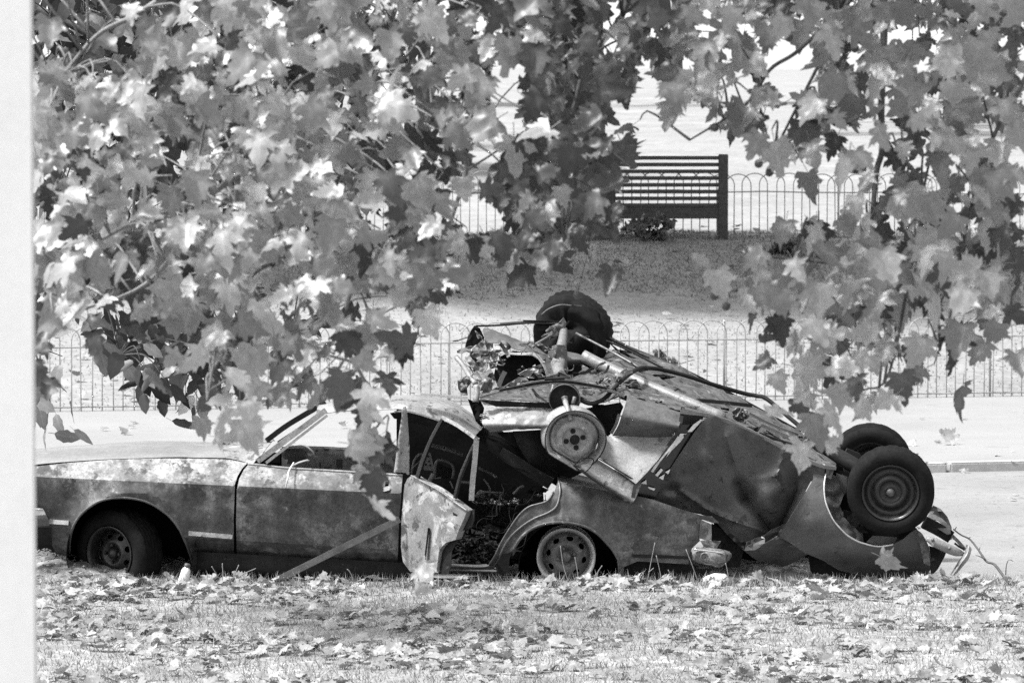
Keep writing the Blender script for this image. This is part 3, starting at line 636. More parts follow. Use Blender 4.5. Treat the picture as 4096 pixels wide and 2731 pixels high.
def scraps(name, n, box, Y, mat, size, parent):
    mb = MB()
    for k in range(n):
        cx, cy = random.uniform(box[0], box[2]), random.uniform(box[1], box[3]); Yk = random.uniform(*Y); a0 = random.uniform(0, 6.28)
        m = random.randint(4, 6); s = random.uniform(0.4, 1) * size; c3 = P(cx, cy, Yk)
        vs = [c3 + Vector((s * math.cos(a0 + 6.28 * i / m) * random.uniform(0.4, 1.4), s * random.uniform(-0.8, 0.8), s * math.sin(a0 + 6.28 * i / m) * random.uniform(0.3, 0.9))) for i in range(m)]
        mb.add([c3 + Vector((0, 0, s * 0.4))] + vs, [(0, 1 + i, 1 + (i + 1) % m) for i in range(m)])
    o = mb.build(name, mat, parent, smooth=False); o['kind'] = 'stuff'; return o
scraps('charred_debris', 420, (1830, 2140, 1990, 2250), (0.15, 0.5), 'dark', 0.022, car)
scraps('burnt_stuffing', 300, (1830, 2110, 2080, 2250), (0.25, 1.1), 'dark', 0.06, car)
scraps('broken_glass', 60, (1930, 1995, 2080, 2015), (0.5, 1.0), 'chrome', 0.02, car)
panel('seat_bracket', z9((1600, 960), (1640, 980), (1690, 1200), (1560, 1190), (1540, 1130), (1590, 1010)), 0.55, 'mid', car, step=9, holes=[z9(*[(cx + 16 * math.cos(t), cy + 16 * math.sin(t)) for t in np.linspace(0, 6.28, 9)[:-1]]) for cx, cy in ((1610, 1020), (1620, 1078), (1580, 1120), (1635, 1130))])
panel('seat_frame', z9((1640, 1080), (1740, 1100), (1920, 1190), (1900, 1300), (1700, 1290)), 0.9, 'dark', car, step=20)
loft('rear_seat_panel', [z4((560, 690, 0.9), (700, 700, 0.9), (860, 690, 0.9)), z4((560, 880, 0.85), (700, 890, 0.85), (860, 880, 0.85))], 'dark', car, 8, 4)
V, F = bar3([p + (0.7,) for p in z4((580, 675), (700, 688), (850, 690))], 0.02, 0.05, 5); mk('sill_bar', V, F, 'pale', car)
V, F = bar3([p + (0.45,) for p in z4((530, 915), (620, 975), (740, 1030))], 0.035, 0.05, 6); mk('seat_rail', V, F, 'dark', car)
panel('paper_scrap', z4((650, 960), (690, 955), (720, 980), (710, 1010), (625, 1000)), 0.42, 'plastic', car, step=9)
V, F = bar3([p + (0.32,) for p in z3((610, 1150), (720, 1215), (850, 1295), (965, 1365))], 0.07, 0.06, 10); mk('roof_side_rail', V, F, 'dark', car)
for pts, r_ in ((z9((1690, 1290, .8), (1700, 1110, .8), (1760, 1060, .8), (1900, 1110, .8), (1930, 1200, .8), (1910, 1300, .8)), .010), (z9((1400, 1240, .7), (1430, 1080, .7), (1500, 990, .7), (1560, 1000, .7)), .008), (z9((1640, 880, 1.0), (1850, 930, 1.0), (2070, 1010, 1.0)), .012), (z9((2010, 1335, .5), (2100, 1345, .5), (2190, 1340, .5)), .010), (z9((1390, 1190, .6), (1480, 1100, .6), (1540, 1060, .6)), .004), (z9((1690, 1300, .4), (1720, 1290, .4), (1770, 1285, .4)), .004), (z9((1880, 1330, .4), (1900, 1370, .4), (1920, 1420, .4)), .006), (z9((1620, 1330, .4), (1650, 1280, .4), (1672, 1235, .4)), .014), (z4((640, 480, .6), (690, 560, .6), (690, 640, .6)), .006), (z4((560, 640, .5), (640, 600, .5), (780, 605, .5)), .008), (z4((590, 380, .8), (700, 430, .8), (760, 470, .8)), .010), (z4((900, 620, .4), (960, 560, .4), (1000, 545, .4)), .010)):
    V, F = tube3(pts, r_, 6, 14); mk('bent_seat_tube', V, F, 'mid', car)
for k in range(22):
    cx, cy = random.uniform(1900, 2190), random.uniform(1955, 2030); L_ = random.uniform(12, 34)
    panel('burnt_scrap', [(cx - L_, cy + random.uniform(-6, 6)), (cx - L_ * .2, cy - random.uniform(6, 16)), (cx + L_, cy + random.uniform(-8, 4)), (cx + L_ * .3, cy + random.uniform(5, 12))], random.uniform(0.4, 0.8), random.choice(['mid', 'dark', 'torn']), car, step=9, crumple=0.05, crs=25, seed=k, sharp=25)
# wheels -------------------------------------------------------------
def steel_wheel(parent, c, axis, R, nh, mat_disc, mat_rim, hole_r=0.62, spin=0.2, wdt=0.13, wob=None):
    Mx = axisM(c, axis, spin); root = bpy.data.objects.new('wheel', None); COL.objects.link(root); root.location = c; root.empty_display_size = 0.1
    root.parent = parent; root.matrix_parent_inverse = Matrix.Translation(-Vector(parent.location))
    lathe('rim', [(R * 0.86, 0.06), (R * 0.84, -0.01), (R * 0.90, -0.03), (R * 0.99, -0.038), (R, -0.045), (R * 0.985, -0.052), (R * 0.93, -0.048), (R * 0.88, -0.036), (R * 0.85, -0.008), (R * 0.80, 0.03), (R * 0.80, wdt * 0.7), (R * 0.98, wdt), (R, wdt)], 48, Mx, mat_rim, root, wob)
    hs = [(R * hole_r * math.cos(2 * math.pi * k / nh), R * hole_r * math.sin(2 * math.pi * k / nh), R * 0.085, R * 0.12, 2 * math.pi * k / nh) for k in range(nh)]
    disc('wheel_disc', R * 0.84, hs, lambda r: 0.012 - 0.030 * math.exp(-((r / R - 0.42) / 0.17) ** 2) + 0.02 * (r / R > 0.75) , Mx, mat_disc, root)
    mbk = MB()
    for k in range(4):
        t = 2 * math.pi * k / 4 + 0.5; mbk.add(*lathegeo([(0.001, -0.022), (0.009, -0.022), (0.011, -0.016), (0.011, 0.02)], 6, Mx @ Matrix.Translation((0.052 * math.cos(t), 0, 0.052 * math.sin(t)))))
    mbk.build('wheel_nuts', mat_disc, root, smooth=False)
    lathe('hub', [(0.001, -0.035), (0.016, -0.034), (0.022, -0.026), (0.03, -0.022), (0.033, 0.0), (0.034, 0.02)], 16, Mx, mat_disc, root)
    return root, Mx
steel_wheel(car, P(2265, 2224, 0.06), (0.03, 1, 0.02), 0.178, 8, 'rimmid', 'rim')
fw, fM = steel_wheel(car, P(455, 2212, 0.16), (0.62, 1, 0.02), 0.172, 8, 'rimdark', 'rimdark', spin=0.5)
def tyre_wob(amp, seed, flat=None):
    def f(r, a, t):
        k = 1 + amp * noise.noise(Vector((2 * math.cos(t), 2 * math.sin(t), seed + a * 6)))
        rr = r * k
        return rr, a
    return f
def tyre(name, Mx, Ri, Ro, wdt, mat, parent, wob=None, tread=True):
    pr = [(Ri, -0.03), (Ri + 0.01, -0.045), (Ri + (Ro - Ri) * 0.3, -0.055), (Ri + (Ro - Ri) * 0.62, -0.056), (Ro - 0.022, -0.046), (Ro - 0.010, -0.038), (Ro - 0.003, -0.030)]
    m = 5
    for k in range(m):
        a = -0.026 + (wdt - 0.052 + 0.026 - 0.026) * k / (m - 1) * 1.0
        pr += [(Ro, a), (Ro, a + 0.010), (Ro - 0.006, a + 0.012), (Ro - 0.006, a + 0.016)]
    pr += [(Ro - 0.006, wdt - 0.02), (Ro - 0.03, wdt - 0.004), (Ri + 0.03, wdt), (Ri, wdt - 0.02)]
    pr2 = []
    o = lathe(name, pr, 72, Mx, mat, parent, wob)
    V = o.data.vertices; n = 72; inv = Mx.inverted()
    if tread:
        for j, (r, a) in enumerate(pr):
            if 6 <= j <= 27:
                for k in range(n):
                    if (k + (j // 2)) % 4 == 0:
                        i = j * n + k; p = inv @ V[i].co; q = math.hypot(p.x, p.z); p.x *= (q - 0.006) / q; p.z *= (q - 0.006) / q; V[i].co = Mx @ p
    return o
tyre('tyre', fM, 0.168, 0.268, 0.165, 'rubber', fw, tyre_wob(0.03, 4.0))
# dark inner wheel arches
def archbox(name, c, r, y0, y1, parent):
    pts = [(c[0] + r * math.cos(t), c[1] - r * math.sin(t)) for t in np.linspace(-0.25, math.pi + 0.25, 26)]
    loft(name, [[(a, b_, y0) for a, b_ in pts], [(a, b_, y1) for a, b_ in pts]], 'soot', parent, 26, 3)
    panel(name + '_back', pts, y1, 'soot', parent, step=50)
archbox('front_wheelhouse', FAC, 262, 0.05, 0.62, car); archbox('rear_wheelhouse', RAC, 200, 0.03, 0.5, car)
# ================================================================== the overturned car on top, nose down to the right
oc = thing('overturned_car', (1.6, 0.7, 0.0), 'mangled car lying upside down, wheels in the air, nose on the ground', 'car')
# underside
loft('floor_pan', [
    z5((-330, 600, 0.22), (0, 640, 0.14), (190, 590, 0.12), (560, 695, 0.12), (800, 735, 0.12), (1100, 862, 0.12), (1480, 1050, 0.12), (1640, 1085, 0.12)),
    z5((-330, 500, 0.5), (0, 470, 0.45), (190, 480, 0.45), (560, 600, 0.45), (800, 690, 0.45), (1100, 810, 0.45), (1480, 1000, 0.45), (1640, 1075, 0.45)),
    z5((-330, 430, 0.9), (0, 360, 0.9), (190, 370, 0.9), (560, 500, 0.9), (800, 600, 0.9), (1100, 740, 0.9), (1440, 930, 0.9), (1640, 1065, 0.9)),
    z5((-330, 400, 1.35), (0, 300, 1.35), (180, 260, 1.35), (520, 385, 1.35), (800, 520, 1.35), (1060, 660, 1.35), (1390, 840, 1.35), (1620, 1040, 1.35))],
    'under', oc, 60, 8, nz=0.02, nzs=0.16, crumple=0.03, crs=0.16)
def fbar(name, pts, wd, dp, mat, smp=None):
    V, F = bar3(pts, wd, dp, smp); return mk(name, V, F, mat, oc)
def ftube(name, pts, r, mat, n=9, smp=None):
    V, F = tube3(pts, r, n, smp); return mk(name, V, F, mat, oc)
fbar('far_sill', z5((175, 240, 1.40), (520, 380, 1.40), (800, 515, 1.40), (1060, 655, 1.40), (1395, 838, 1.40)), 0.032, 0.05, 'dark', 20)
fbar('far_sill_flange', z5((180, 228, 1.36), (520, 372, 1.36), (620, 425, 1.36)), 0.010, 0.03, 'steel', 12)
fbar('near_sill', z5((560, 690, 0.05), (800, 725, 0.05), (1100, 850, 0.05), (1480, 1045, 0.05), (1640, 1082, 0.06)), 0.020, 0.06, 'steel', 24)
fbar('floor_rib', z5((1040, 700, 0.7), (1200, 780, 0.7), (1380, 850, 0.7)), 0.016, 0.05, 'steel', 12)
fbar('floor_rib', z5((1120, 780, 0.4), (1280, 850, 0.4), (1430, 920, 0.4)), 0.02, 0.06, 'mid', 12)
fbar('floor_rib', z5((1110, 840, 0.25), (1250, 890, 0.25), (1440, 950, 0.25)), 0.014, 0.05, 'dark', 12)
fbar('broken_strip', z5((582, 606, 0.5), (700, 612, 0.5), (850, 625, 0.5), (1060, 648, 0.5)), 0.022, 0.03, 'dark', 14)
fbar('brake_pipe', z5((500, 640, 0.3), (650, 650, 0.3), (780, 665, 0.3), (900, 690, 0.3)), 0.006, 0.006, 'pale', 14)
# far side torn flank, spring-side plate
panel('torn_flange', z5((140, 255), (210, 300), (330, 350), (340, 365), (230, 350), (120, 365), (100, 360), (135, 320)), 1.2, 'soot', oc, step=10, crumple=0.03, crs=50)
panel('torn_flange', z5((170, 235), (420, 345), (640, 430), (560, 420), (430, 370), (380, 380), (300, 330)), 1.3, 'dark', oc, step=10, crumple=0.03, crs=40)
# propshaft
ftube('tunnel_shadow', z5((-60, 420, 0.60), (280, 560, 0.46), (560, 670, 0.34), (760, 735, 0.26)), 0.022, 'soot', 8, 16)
ftube('propshaft', z5((-120, 300, 0.66), (0, 362, 0.62), (280, 490, 0.5), (560, 610, 0.38), (860, 735, 0.28)), 0.038, 'shaft', 14, 20)
lathe('universal_joint', [(0.03, -0.07), (0.045, -0.06), (0.045, -0.02), (0.03, -0.01), (0.034, 0.03), (0.05, 0.05), (0.05, 0.075), (0.03, 0.085)], 12, axisM(P(*z3((1265, 522))[0], 0.72), P(*z3((1400, 590))[0], 0.62) - P(*z3((1265, 522))[0], 0.72)), 'dark', oc)
loft('pinion_housing', [z3((1075, 445, 0.75), (1150, 460, 0.74), (1225, 490, 0.72)), z3((1075, 500, 0.62), (1150, 500, 0.63), (1225, 505, 0.65)), z3((1080, 560, 0.70), (1150, 545, 0.70), (1225, 525, 0.70))], 'mid', oc, 10, 4)
ftube('exhaust_pipe', z3((1165, 770, 0.10), (1195, 795, 0.10), (1250, 808, 0.10), (1320, 785, 0.12), (1380, 730, 0.15), (1440, 665, 0.2), (1510, 605, 0.3), (1585, 562, 0.45)) + z5((360, 388, 0.6), (440, 400, 0.65), (600, 440, 0.7), (800, 505, 0.75), (1000, 562, 0.8), (1090, 580, 0.8), (1160, 600, 0.75), (1300, 715, 0.65), (1450, 840, 0.55)), 0.0135, 'dark', 9, 90)
ftube('silencer', z5((1440, 830, 0.55), (1480, 865, 0.55), (1530, 905, 0.53), (1580, 950, 0.5), (1680, 1010, 0.45), (1800, 1085, 0.4)), [0.022, 0.038, 0.042, 0.040, 0.046, 0.05, 0.05], 'dark', 14, 22)
ftube('heat_wrap', z5((1452, 812, 0.53), (1470, 850, 0.53), (1520, 905, 0.52), (1575, 945, 0.5)), [0.012, 0.046, 0.048, 0.05, 0.044], 'mid', 12, 14)
# rear axle, casing and springs
ftube('axle_tube', z3((1055, 300, 1.15), (1045, 370, 1.0), (1030, 440, 0.85), (1015, 520, 0.62), (1020, 590, 0.42), (1045, 640, 0.28)), [0.026, 0.03, 0.034, 0.05, 0.036, 0.034], 'shaft', 12, 24)
panel('differential_casing', z3((1000, 400), (1060, 400), (1080, 450), (1078, 560), (1060, 620), (985, 620), (940, 590), (922, 530), (935, 470), (965, 430)), lambda x, y: 0.60 + 0.00002 * ((x - 2230) ** 2) * 0.5, 'mid', oc, step=10, th=0.06, folds=[(2228, 1385, 2220, 1500, 8, -0.05)])
panel('differential_cover', z3((1085, 555), (1180, 540), (1180, 575), (1130, 605), (1085, 610)), 0.66, 'soot', oc, step=10)
panel('spring_clamp', z3((930, 622), (1010, 600), (1030, 590), (1100, 620), (1108, 668), (1000, 668)), 0.16, 'steel', oc, step=9, th=0.05, crumple=0.01, crs=30)
for xx, yy in ((1018, 590), (1038, 640), (1085, 625), (1105, 645)):
    V, F = tube3(z3((xx, yy + 30, 0.13), (xx + 3, yy - 2, 0.13)), 0.007, 6, 3); mk('u_bolt', V, F, 'dark', oc)
for k, (a, b_) in enumerate((((75, 530), (2340, 490)), ((380, 430), (2070, 400)), ((730, 345), (1740, 330)), ((1090, 290), (1520, 318)))):
    pts = [(75, 530), (380, 440), (730, 370), (1090, 312), (1400, 300), (1740, 345), (2070, 405), (2340, 510)]
    s = [p for p in pts if a[0] <= p[0] <= b_[0]]; dy = [22, 0, -22, -46][k]
    V, F = bar3([(p[0], p[1], 0.10) for p in z8(*[(x, y + dy - 4) for x, y in s])], 0.013, 0.06, 22); mk('spring_leaf', V, F, 'dark' if k % 2 else 'mid', oc)
for k, s in enumerate(([(440, 268), (620, 262), (830, 246), (1040, 258), (1200, 300), (1330, 345), (1500, 420), (1742, 545)], [(610, 255), (830, 240), (1040, 252), (1200, 292), (1340, 338), (1480, 400)], [(770, 240), (900, 243), (1040, 247), (1150, 278)])):
    V, F = bar3([p + (1.30,) for p in z3(*[(x, y - 4 * k) for x, y in s])], 0.010, 0.05, 26); mk('spring_leaf', V, F, 'dark' if k != 1 else 'mid', oc)
ftube('tie_rod', z3((1140, 318, 1.1), (1250, 375, 1.0), (1400, 455, 0.9), (1590, 562, 0.75)), 0.008, 'steel', 7, 14)
ftube('tie_rod', z3((1200, 340, 1.15), (1330, 345 + 20, 1.15), (1490, 430, 1.1), (1742, 560, 1.0)), 0.007, 'dark', 7, 14)
ftube('tie_rod', z5((-10, 225, 1.05), (110, 290, 1.0), (270, 375, 0.9)), 0.007, 'steel', 6, 10)
panel('knotted_bracket', z3((925, 300), (960, 270), (1030, 240), (1065, 280), (1060, 320), (1000, 345), (950, 335)), 1.12, 'mid', oc, step=8, th=0.04, crumple=0.05, crs=35)
ftube('bent_rod', z3((835, 418, 0.95), (860, 395, 0.98), (920, 360, 1.0), (975, 325, 1.05)), 0.010, 'mid', 7, 12)
ftube('wire_hook', z3((1075, 450, 0.75), (1072, 400, 0.78), (1085, 378, 0.8), (1118, 392, 0.8)), 0.004, 'dark', 5, 12)
# burst tyre still on the far hub
tc = P(*z3((1075, 290))[0], 1.32)
tM = axisM(tc, (0.42, 0.86, -0.18), 0.3)
def burst(r, a, t):
    k = 1 + 0.16 * noise.noise(Vector((2.2 * math.cos(t), 2.2 * math.sin(t), 1.0 + a * 5))) + 0.04 * noise.noise(Vector((6 * math.cos(t), 6 * math.sin(t), a * 14)))
    sag = 0.80 + 0.20 * math.sin(t) ** 2 if False else 1.0
    return r * k * sag, a + 0.035 * noise.noise(Vector((1.7 * math.cos(t), 1.7 * math.sin(t), 9.0)))
tw = bpy.data.objects.new('burst_wheel', None); COL.objects.link(tw); tw.location = tc; adopt(tw, oc)
tyre('tyre', tM, 0.07, 0.218, 0.17, 'rubber', tw, burst)
lathe('carcass', [(0.218, 0.0), (0.20, -0.075), (0.16, -0.10), (0.11, -0.085), (0.06, -0.05), (0.001, -0.04)], 48, tM, 'rubber', tw, lambda r, a, t: (r * (1 + 0.10 * noise.noise(Vector((1.6 * math.cos(t), 1.6 * math.sin(t), 5)))), a + 0.04 * noise.noise(Vector((2 * math.cos(t), 2 * math.sin(t), 2)))))
lathe('tread_band', [(0.222, 0.02), (0.242, 0.03), (0.247, 0.09), (0.240, 0.15), (0.222, 0.16)], 64, tM, 'rubber', tw, lambda r, a, t: (r + 0.010 * (1 if int(t * 10.2) % 2 else 0) * (r > 0.23) + 0.012 * math.sin(3 * t + 1), a))
V, F = tubegeo(spline([P(*p) for p in z3((900, 190, 1.12), (950, 150, 1.10), (1030, 122, 1.1), (1120, 128, 1.12), (1180, 130, 1.15))], 20), 0.006, 6); mk('bead_wire', V, F, 'mid', tw)
loft('torn_flap', [z3((1110, 118, 1.02), (1220, 145, 1.02), (1300, 215, 1.02), (1345, 330, 1.02), (1350, 450, 1.04), (1325, 498, 1.06)), z3((1080, 170, 0.98), (1190, 200, 0.97), (1250, 270, 0.97), (1290, 360, 0.98), (1300, 430, 1.0), (1280, 480, 1.04)), z3((1080, 230, 1.02), (1160, 250, 1.02), (1215, 300, 1.02), (1250, 380, 1.04), (1262, 440, 1.05), (1255, 470, 1.06))], 'rubber', tw, 20, 4, nz=0.02, nzs=0.1, th=0.012)
# near rear hub pulled out, bare buckled wheel
hubc = P(*z8((1405, 570))[0], 0.10)
hM = axisM(hubc, (0.05, 1, 0.12))
lathe('brake_backplate', [(0.001, -0.012), (0.03, -0.012), (0.055, -0.004), (0.08, -0.010), (0.089, -0.022), (0.0925, -0.022), (0.0935, -0.010), (0.0935, 0.035), (0.04, 0.04)], 40, hM, 'dark', oc)
lathe('backplate_lip', [(0.0905, -0.024), (0.0945, -0.026), (0.0965, -0.012), (0.0945, 0.0)], 40, hM, 'steel', oc)
ftube('half_shaft', z8((1405, 560, 0.06), (1425, 640, 0.0), (1455, 740, -0.06), (1500, 900, -0.10)), [0.016, 0.017, 0.014, 0.013, 0.013], 'pale', 10, 16)
for k in range(3):
    lathe('shaft_collar', [(0.012, -0.006), (0.021 - 0.002 * k, -0.005), (0.021 - 0.002 * k, 0.005), (0.012, 0.006)], 14, axisM(P(*z8((1408 + 5 * k, 560 + 26 * k))[0], 0.05 - 0.015 * k), (0.1, -0.6, -0.75)), 'steel', oc)
ftube('brake_cylinder', z8((1565, 540, 0.06), (1545, 610, 0.05), (1530, 660, 0.05)), [0.013, 0.013, 0.011], 'steel', 10, 6)
wc = P(*z3((1130, 1058))[0], -0.06)
def buckle(r, a, t):
    k = 1.0; aa = a
    d = math.cos(t - math.radians(-100))
    if r > 0.12: k -= 0.20 * max(0, d - 0.80) / 0.20 * (1 if math.sin(t * 1) < 0 else 0.3); aa += 0.03 * math.cos(2 * t + 0.6)
    return r * k, aa
def bwheel():
    Mx = axisM(wc, (-0.16, 1, 0.16), 0.4); R = 0.186
    root = bpy.data.objects.new('bare_wheel', None); COL.objects.link(root); root.location = wc; adopt(root, oc)
    lathe('rim', [(R * 0.80, 0.10), (R * 0.985, 0.125), (R, 0.12), (R * 0.97, 0.10), (R * 0.86, 0.08), (R * 0.82, 0.03), (R * 0.86, -0.005), (R * 0.95, -0.02), (R, -0.03), (R * 1.01, -0.037), (R * 0.99, -0.044), (R * 0.94, -0.040), (R * 0.90, -0.026), (R * 0.84, 0.0), (R * 0.79, 0.03)], 56, Mx, 'rim', root, buckle)
    lathe('rim_edge', [(R * 0.975, -0.040), (R * 0.985, -0.050), (R * 1.005, -0.050), (R * 1.015, -0.040)], 56, Mx, 'dark', root, buckle)
    V, F = lathegeo([(R * 0.80, 0.032), (R * 0.78, 0.012), (R * 0.74, 0.004), (R * 0.68, 0.006), (R * 0.63, -0.004), (R * 0.55, -0.014), (R * 0.45, -0.016), (R * 0.40, -0.006), (R * 0.36, 0.004), (R * 0.20, 0.006), (R * 0.17, 0.0), (0.001, 0.0)], 48, Mx, buckle); mk('wheel_disc', V, F, 'rim', root)
    lathe('hub_bore', [(R * 0.165, -0.003), (R * 0.15, -0.006), (0.001, -0.004)], 24, Mx, 'dark', root)
    for k in range(4):
        t = math.pi / 2 * k + 0.6; lathe('stud_hole', [(0.016, -0.0), (0.0145, -0.003), (0.010, -0.001), (0.001, 0.0)], 12, Mx @ Matrix.Translation((0.052 * math.cos(t), 0.002, 0.052 * math.sin(t))), 'dark', root)
    for t0, t1 in ((1.2, 1.75), (-0.12, 0.25), (4.45, 4.75)):
        q = [Mx @ Vector((R * 0.765 * math.cos(t), -0.002, R * 0.765 * math.sin(t))) for t in np.linspace(t0, t1, 8)]
        V, F = tubegeo(q, [0.001, 0.006, 0.006, 0.001], 5); mk('disc_slot', V, F, 'chrome', root)
bwheel()
# crumpled tail
def crum(name, pts, Y, mat, amp=0.05, sc=55, seed=0.0, th=0.004, step=13): return panel(name, pts, Y, mat, oc, step=step, th=th, crumple=amp, crs=sc, seed=seed, sharp=22)
crum('tail_corner', z3((410, 300), (435, 264), (470, 285), (500, 345), (498, 395), (440, 400), (400, 425), (365, 425), (385, 350)), lambda x, y: 0.9 + 0.001 * (x - 1900), 'dark', 0.06, 50, 1)
crum('torn_lip', z3((308, 440), (340, 425), (400, 408), (430, 412), (390, 440), (340, 458), (312, 456)), 0.75, 'mid', 0.03, 40, 2)
crum('crumpled_panel', z3((380, 520), (415, 430), (490, 360), (515, 420), (540, 480), (520, 560), (490, 600), (430, 575)), lambda x, y: 0.62 - 0.0009 * (y - 1400), 'torn', 0.13, 75, 3)
crum('crumpled_panel', z3((420, 570), (500, 590), (545, 560), (570, 620), (590, 690), (540, 720), (470, 720), (440, 660)), lambda x, y: 0.5 - 0.0008 * (y - 1500), 'torn', 0.12, 70, 4)
crum('crumpled_panel', z3((500, 385), (560, 385), (560, 440), (600, 450), (575, 560), (540, 570), (525, 480)), 0.75, 'torn', 0.08, 60, 5)
loft('boot_floor_beam', [z3((490, 285, 1.15), (560, 292, 1.15), (700, 350, 1.12), (840, 405, 1.1), (940, 465, 1.05)), z3((500, 330, 1.0), (560, 335, 1.0), (700, 390, 0.98), (840, 440, 0.96), (930, 490, 0.95)), z3((505, 382, 0.95), (570, 385, 0.95), (700, 425, 0.93), (820, 455, 0.92), (900, 500, 0.92))], 'mid', oc, 24, 5, nz=0.015, nzs=0.1)
loft('wheelhouse_edge', [z3((540, 420, 0.85), (620, 445, 0.85), (760, 455, 0.85), (870, 462, 0.85), (935, 560, 0.80), (960, 625, 0.78)), z3((545, 445, 0.83), (620, 462, 0.83), (760, 470, 0.83), (860, 480, 0.83), (915, 560, 0.79), (935, 625, 0.77))], 'pale', oc, 22, 2, nz=0.006, nzs=0.06)
panel('wheelhouse', z3((560, 640), (575, 570), (610, 480), (700, 440), (880, 460), (950, 600), (930, 700), (640, 720)), 1.05, 'soot', oc, step=24)
crum('folded_sheet', z3((735, 605), (800, 565), (840, 556), (880, 575), (920, 625), (860, 632), (810, 630), (770, 612)), lambda x, y: 0.55, 'torn', 0.05, 60, 6)
crum('folded_sheet', z3((640, 690), (690, 655), (740, 625), (790, 625), (810, 650), (740, 680), (660, 710)), lambda x, y: 0.45, 'torn', 0.05, 60, 7)
fbar('bracket_strip', z3((598, 690, 0.5), (622, 630, 0.5), (645, 585, 0.5)), 0.028, 0.02, 'mid', 6)
crum('small_bracket', z3((315, 650), (340, 630), (390, 635), (412, 660), (380, 700), (385, 750), (345, 745), (318, 705)), 0.35, 'mid', 0.06, 32, 8, step=7)
ftube('broken_pipe', z3((302, 482, 0.6), (350, 540, 0.55), (400, 620, 0.5), (440, 672, 0.45)), 0.0165, 'pale', 10, 14)
ftube('broken_pipe', z3((446, 680, 0.3), (450, 740, 0.28), (440, 800, 0.27)), [0.019, 0.018, 0.019], 'pale', 12, 8)
lathe('pipe_mouth', [(0.018, 0), (0.012, -0.002), (0.001, 0.0)], 12, axisM(P(*z3((440, 802))[0], 0.265), (0, 0.3, 1)), 'soot', oc)
fbar('loose_trim_bar', z9((1512, 235, 0.2), (1800, 262, 0.2), (2100, 290, 0.22)), 0.017, 0.02, 'chrome', 8)
crum('hanging_skin', z3((385, 775), (440, 800), (470, 780), (500, 840), (490, 900), (500, 960), (480, 972), (440, 930), (415, 860)), 0.32, 'soot', 0.03, 50, 9)
loft('boot_floor', [z3((470, 770, 0.2), (560, 775, 0.2), (760, 790, 0.2), (960, 800, 0.2)), z3((480, 745, 0.4), (600, 725, 0.4), (780, 705, 0.4), (960, 720, 0.4)), z3((520, 715, 0.6), (620, 690, 0.6), (790, 660, 0.6), (980, 660, 0.6))], 'under', oc, 24, 4, nz=0.015, nzs=0.08)
fbar('hanger_arm', z8((840, 410, 0.3), (900, 490, 0.28), (950, 590, 0.26)), 0.016, 0.02, 'mid', 6)
fbar('hanger_arm', z8((900, 410, 0.3), (980, 510, 0.28), (1150, 640, 0.2)), 0.012, 0.02, 'dark', 6)
# rear wing of the upturned car
loft('rear_wing', [
    z8((60, 580, 0.20), (500, 605, 0.18), (900, 625, 0.16), (1300, 660, 0.16)),
    z8((150, 680, 0.20), (500, 690, 0.17), (900, 720, 0.14), (1300, 745, 0.14)),
    z8((140, 800, 0.12), (500, 790, 0.08), (900, 810, 0.05), (1300, 830, 0.06)),
    z8((110, 920, 0.05), (500, 920, 0.03), (900, 930, 0.02), (1200, 930, 0.02)),
    z8((140, 1000, 0.04), (500, 990, 0.02), (900, 1000, 0.01), (1150, 1000, 0.01)),
    z8((240, 1090, 0.10), (500, 1060, 0.09), (900, 1040, 0.08), (1150, 1040, 0.08))], 'pale', oc, 34, 5, nz=0.012, nzs=0.09)
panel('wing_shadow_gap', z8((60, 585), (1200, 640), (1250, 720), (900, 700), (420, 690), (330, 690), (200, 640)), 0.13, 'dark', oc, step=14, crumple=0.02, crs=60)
panel('inner_arch', z3((700, 1000), (980, 985), (1010, 1240), (930, 1290), (850, 1270), (790, 1190), (730, 1090)), lambda x, y: 0.35 + 0.0006 * (x - 2100), 'dark', oc, step=18, bumps=[(2150, 1800, 60, 90, -0.08)])
panel('inner_arch_back', z3((540, 1010), (1010, 990), (1200, 1280), (1000, 1380), (760, 1230), (600, 1120)), 0.75, 'soot', oc, step=40)
panel('flank_dark', z3((1160, 850), (1450, 800), (1470, 830), (1400, 1000), (1360, 1040), (1310, 960), (1200, 880)), lambda x, y: 0.24 + 0.0006 * (y - 1650), 'dark', oc, step=16, folds=[(2480, 1620, 2440, 1730, 6, -0.03)])
fbar('torn_edge', z3((1440, 880, 0.16), (1420, 950, 0.17), (1385, 1015, 0.18)), 0.018, 0.02, 'pale', 8)
crum('underseal_clump', z3((1480, 640), (1560, 640), (1600, 700), (1560, 740), (1490, 735)), 0.3, 'under', 0.05, 30, 11, step=8)
# rolled rear quarter
loft('rolled_quarter', [
    z5((190, 565, 0.16), (370, 622, 0.15), (575, 690, 0.15)),
    z5((187, 600, 0.06), (365, 660, 0.05), (572, 722, 0.05)),
    z5((172, 655, 0.02), (350, 708, 0.01), (560, 762, 0.01)),
    z5((150, 720, 0.00), (330, 760, -0.01), (548, 795, -0.01)),
    z5((125, 790, 0.05), (310, 815, 0.04), (535, 825, 0.04)),
    z5((85, 858, 0.11), (280, 870, 0.10), (475, 868, 0.10))], 'steel', oc, 20, 5, nz=0.004, nzs=0.15)
panel('quarter_skin', z5((-80, 910), (40, 862), (300, 860), (505, 850), (470, 930), (400, 1030), (330, 1110), (250, 1192), (120, 1100), (0, 1012)), lambda x, y: 0.10 - 0.00080 * (y - 1745), 'pale', oc, step=18, nz=0.008, nzs=90)
fbar('roll_edge', z5((575, 668, 0.08), (560, 760, 0.03), (530, 850, 0.06), (480, 920, 0.09), (400, 1020, 0.06), (320, 1110, 0.02), (250, 1200, -0.03), (228, 1290, -0.05)), 0.022, 0.04, 'gloss', 24)
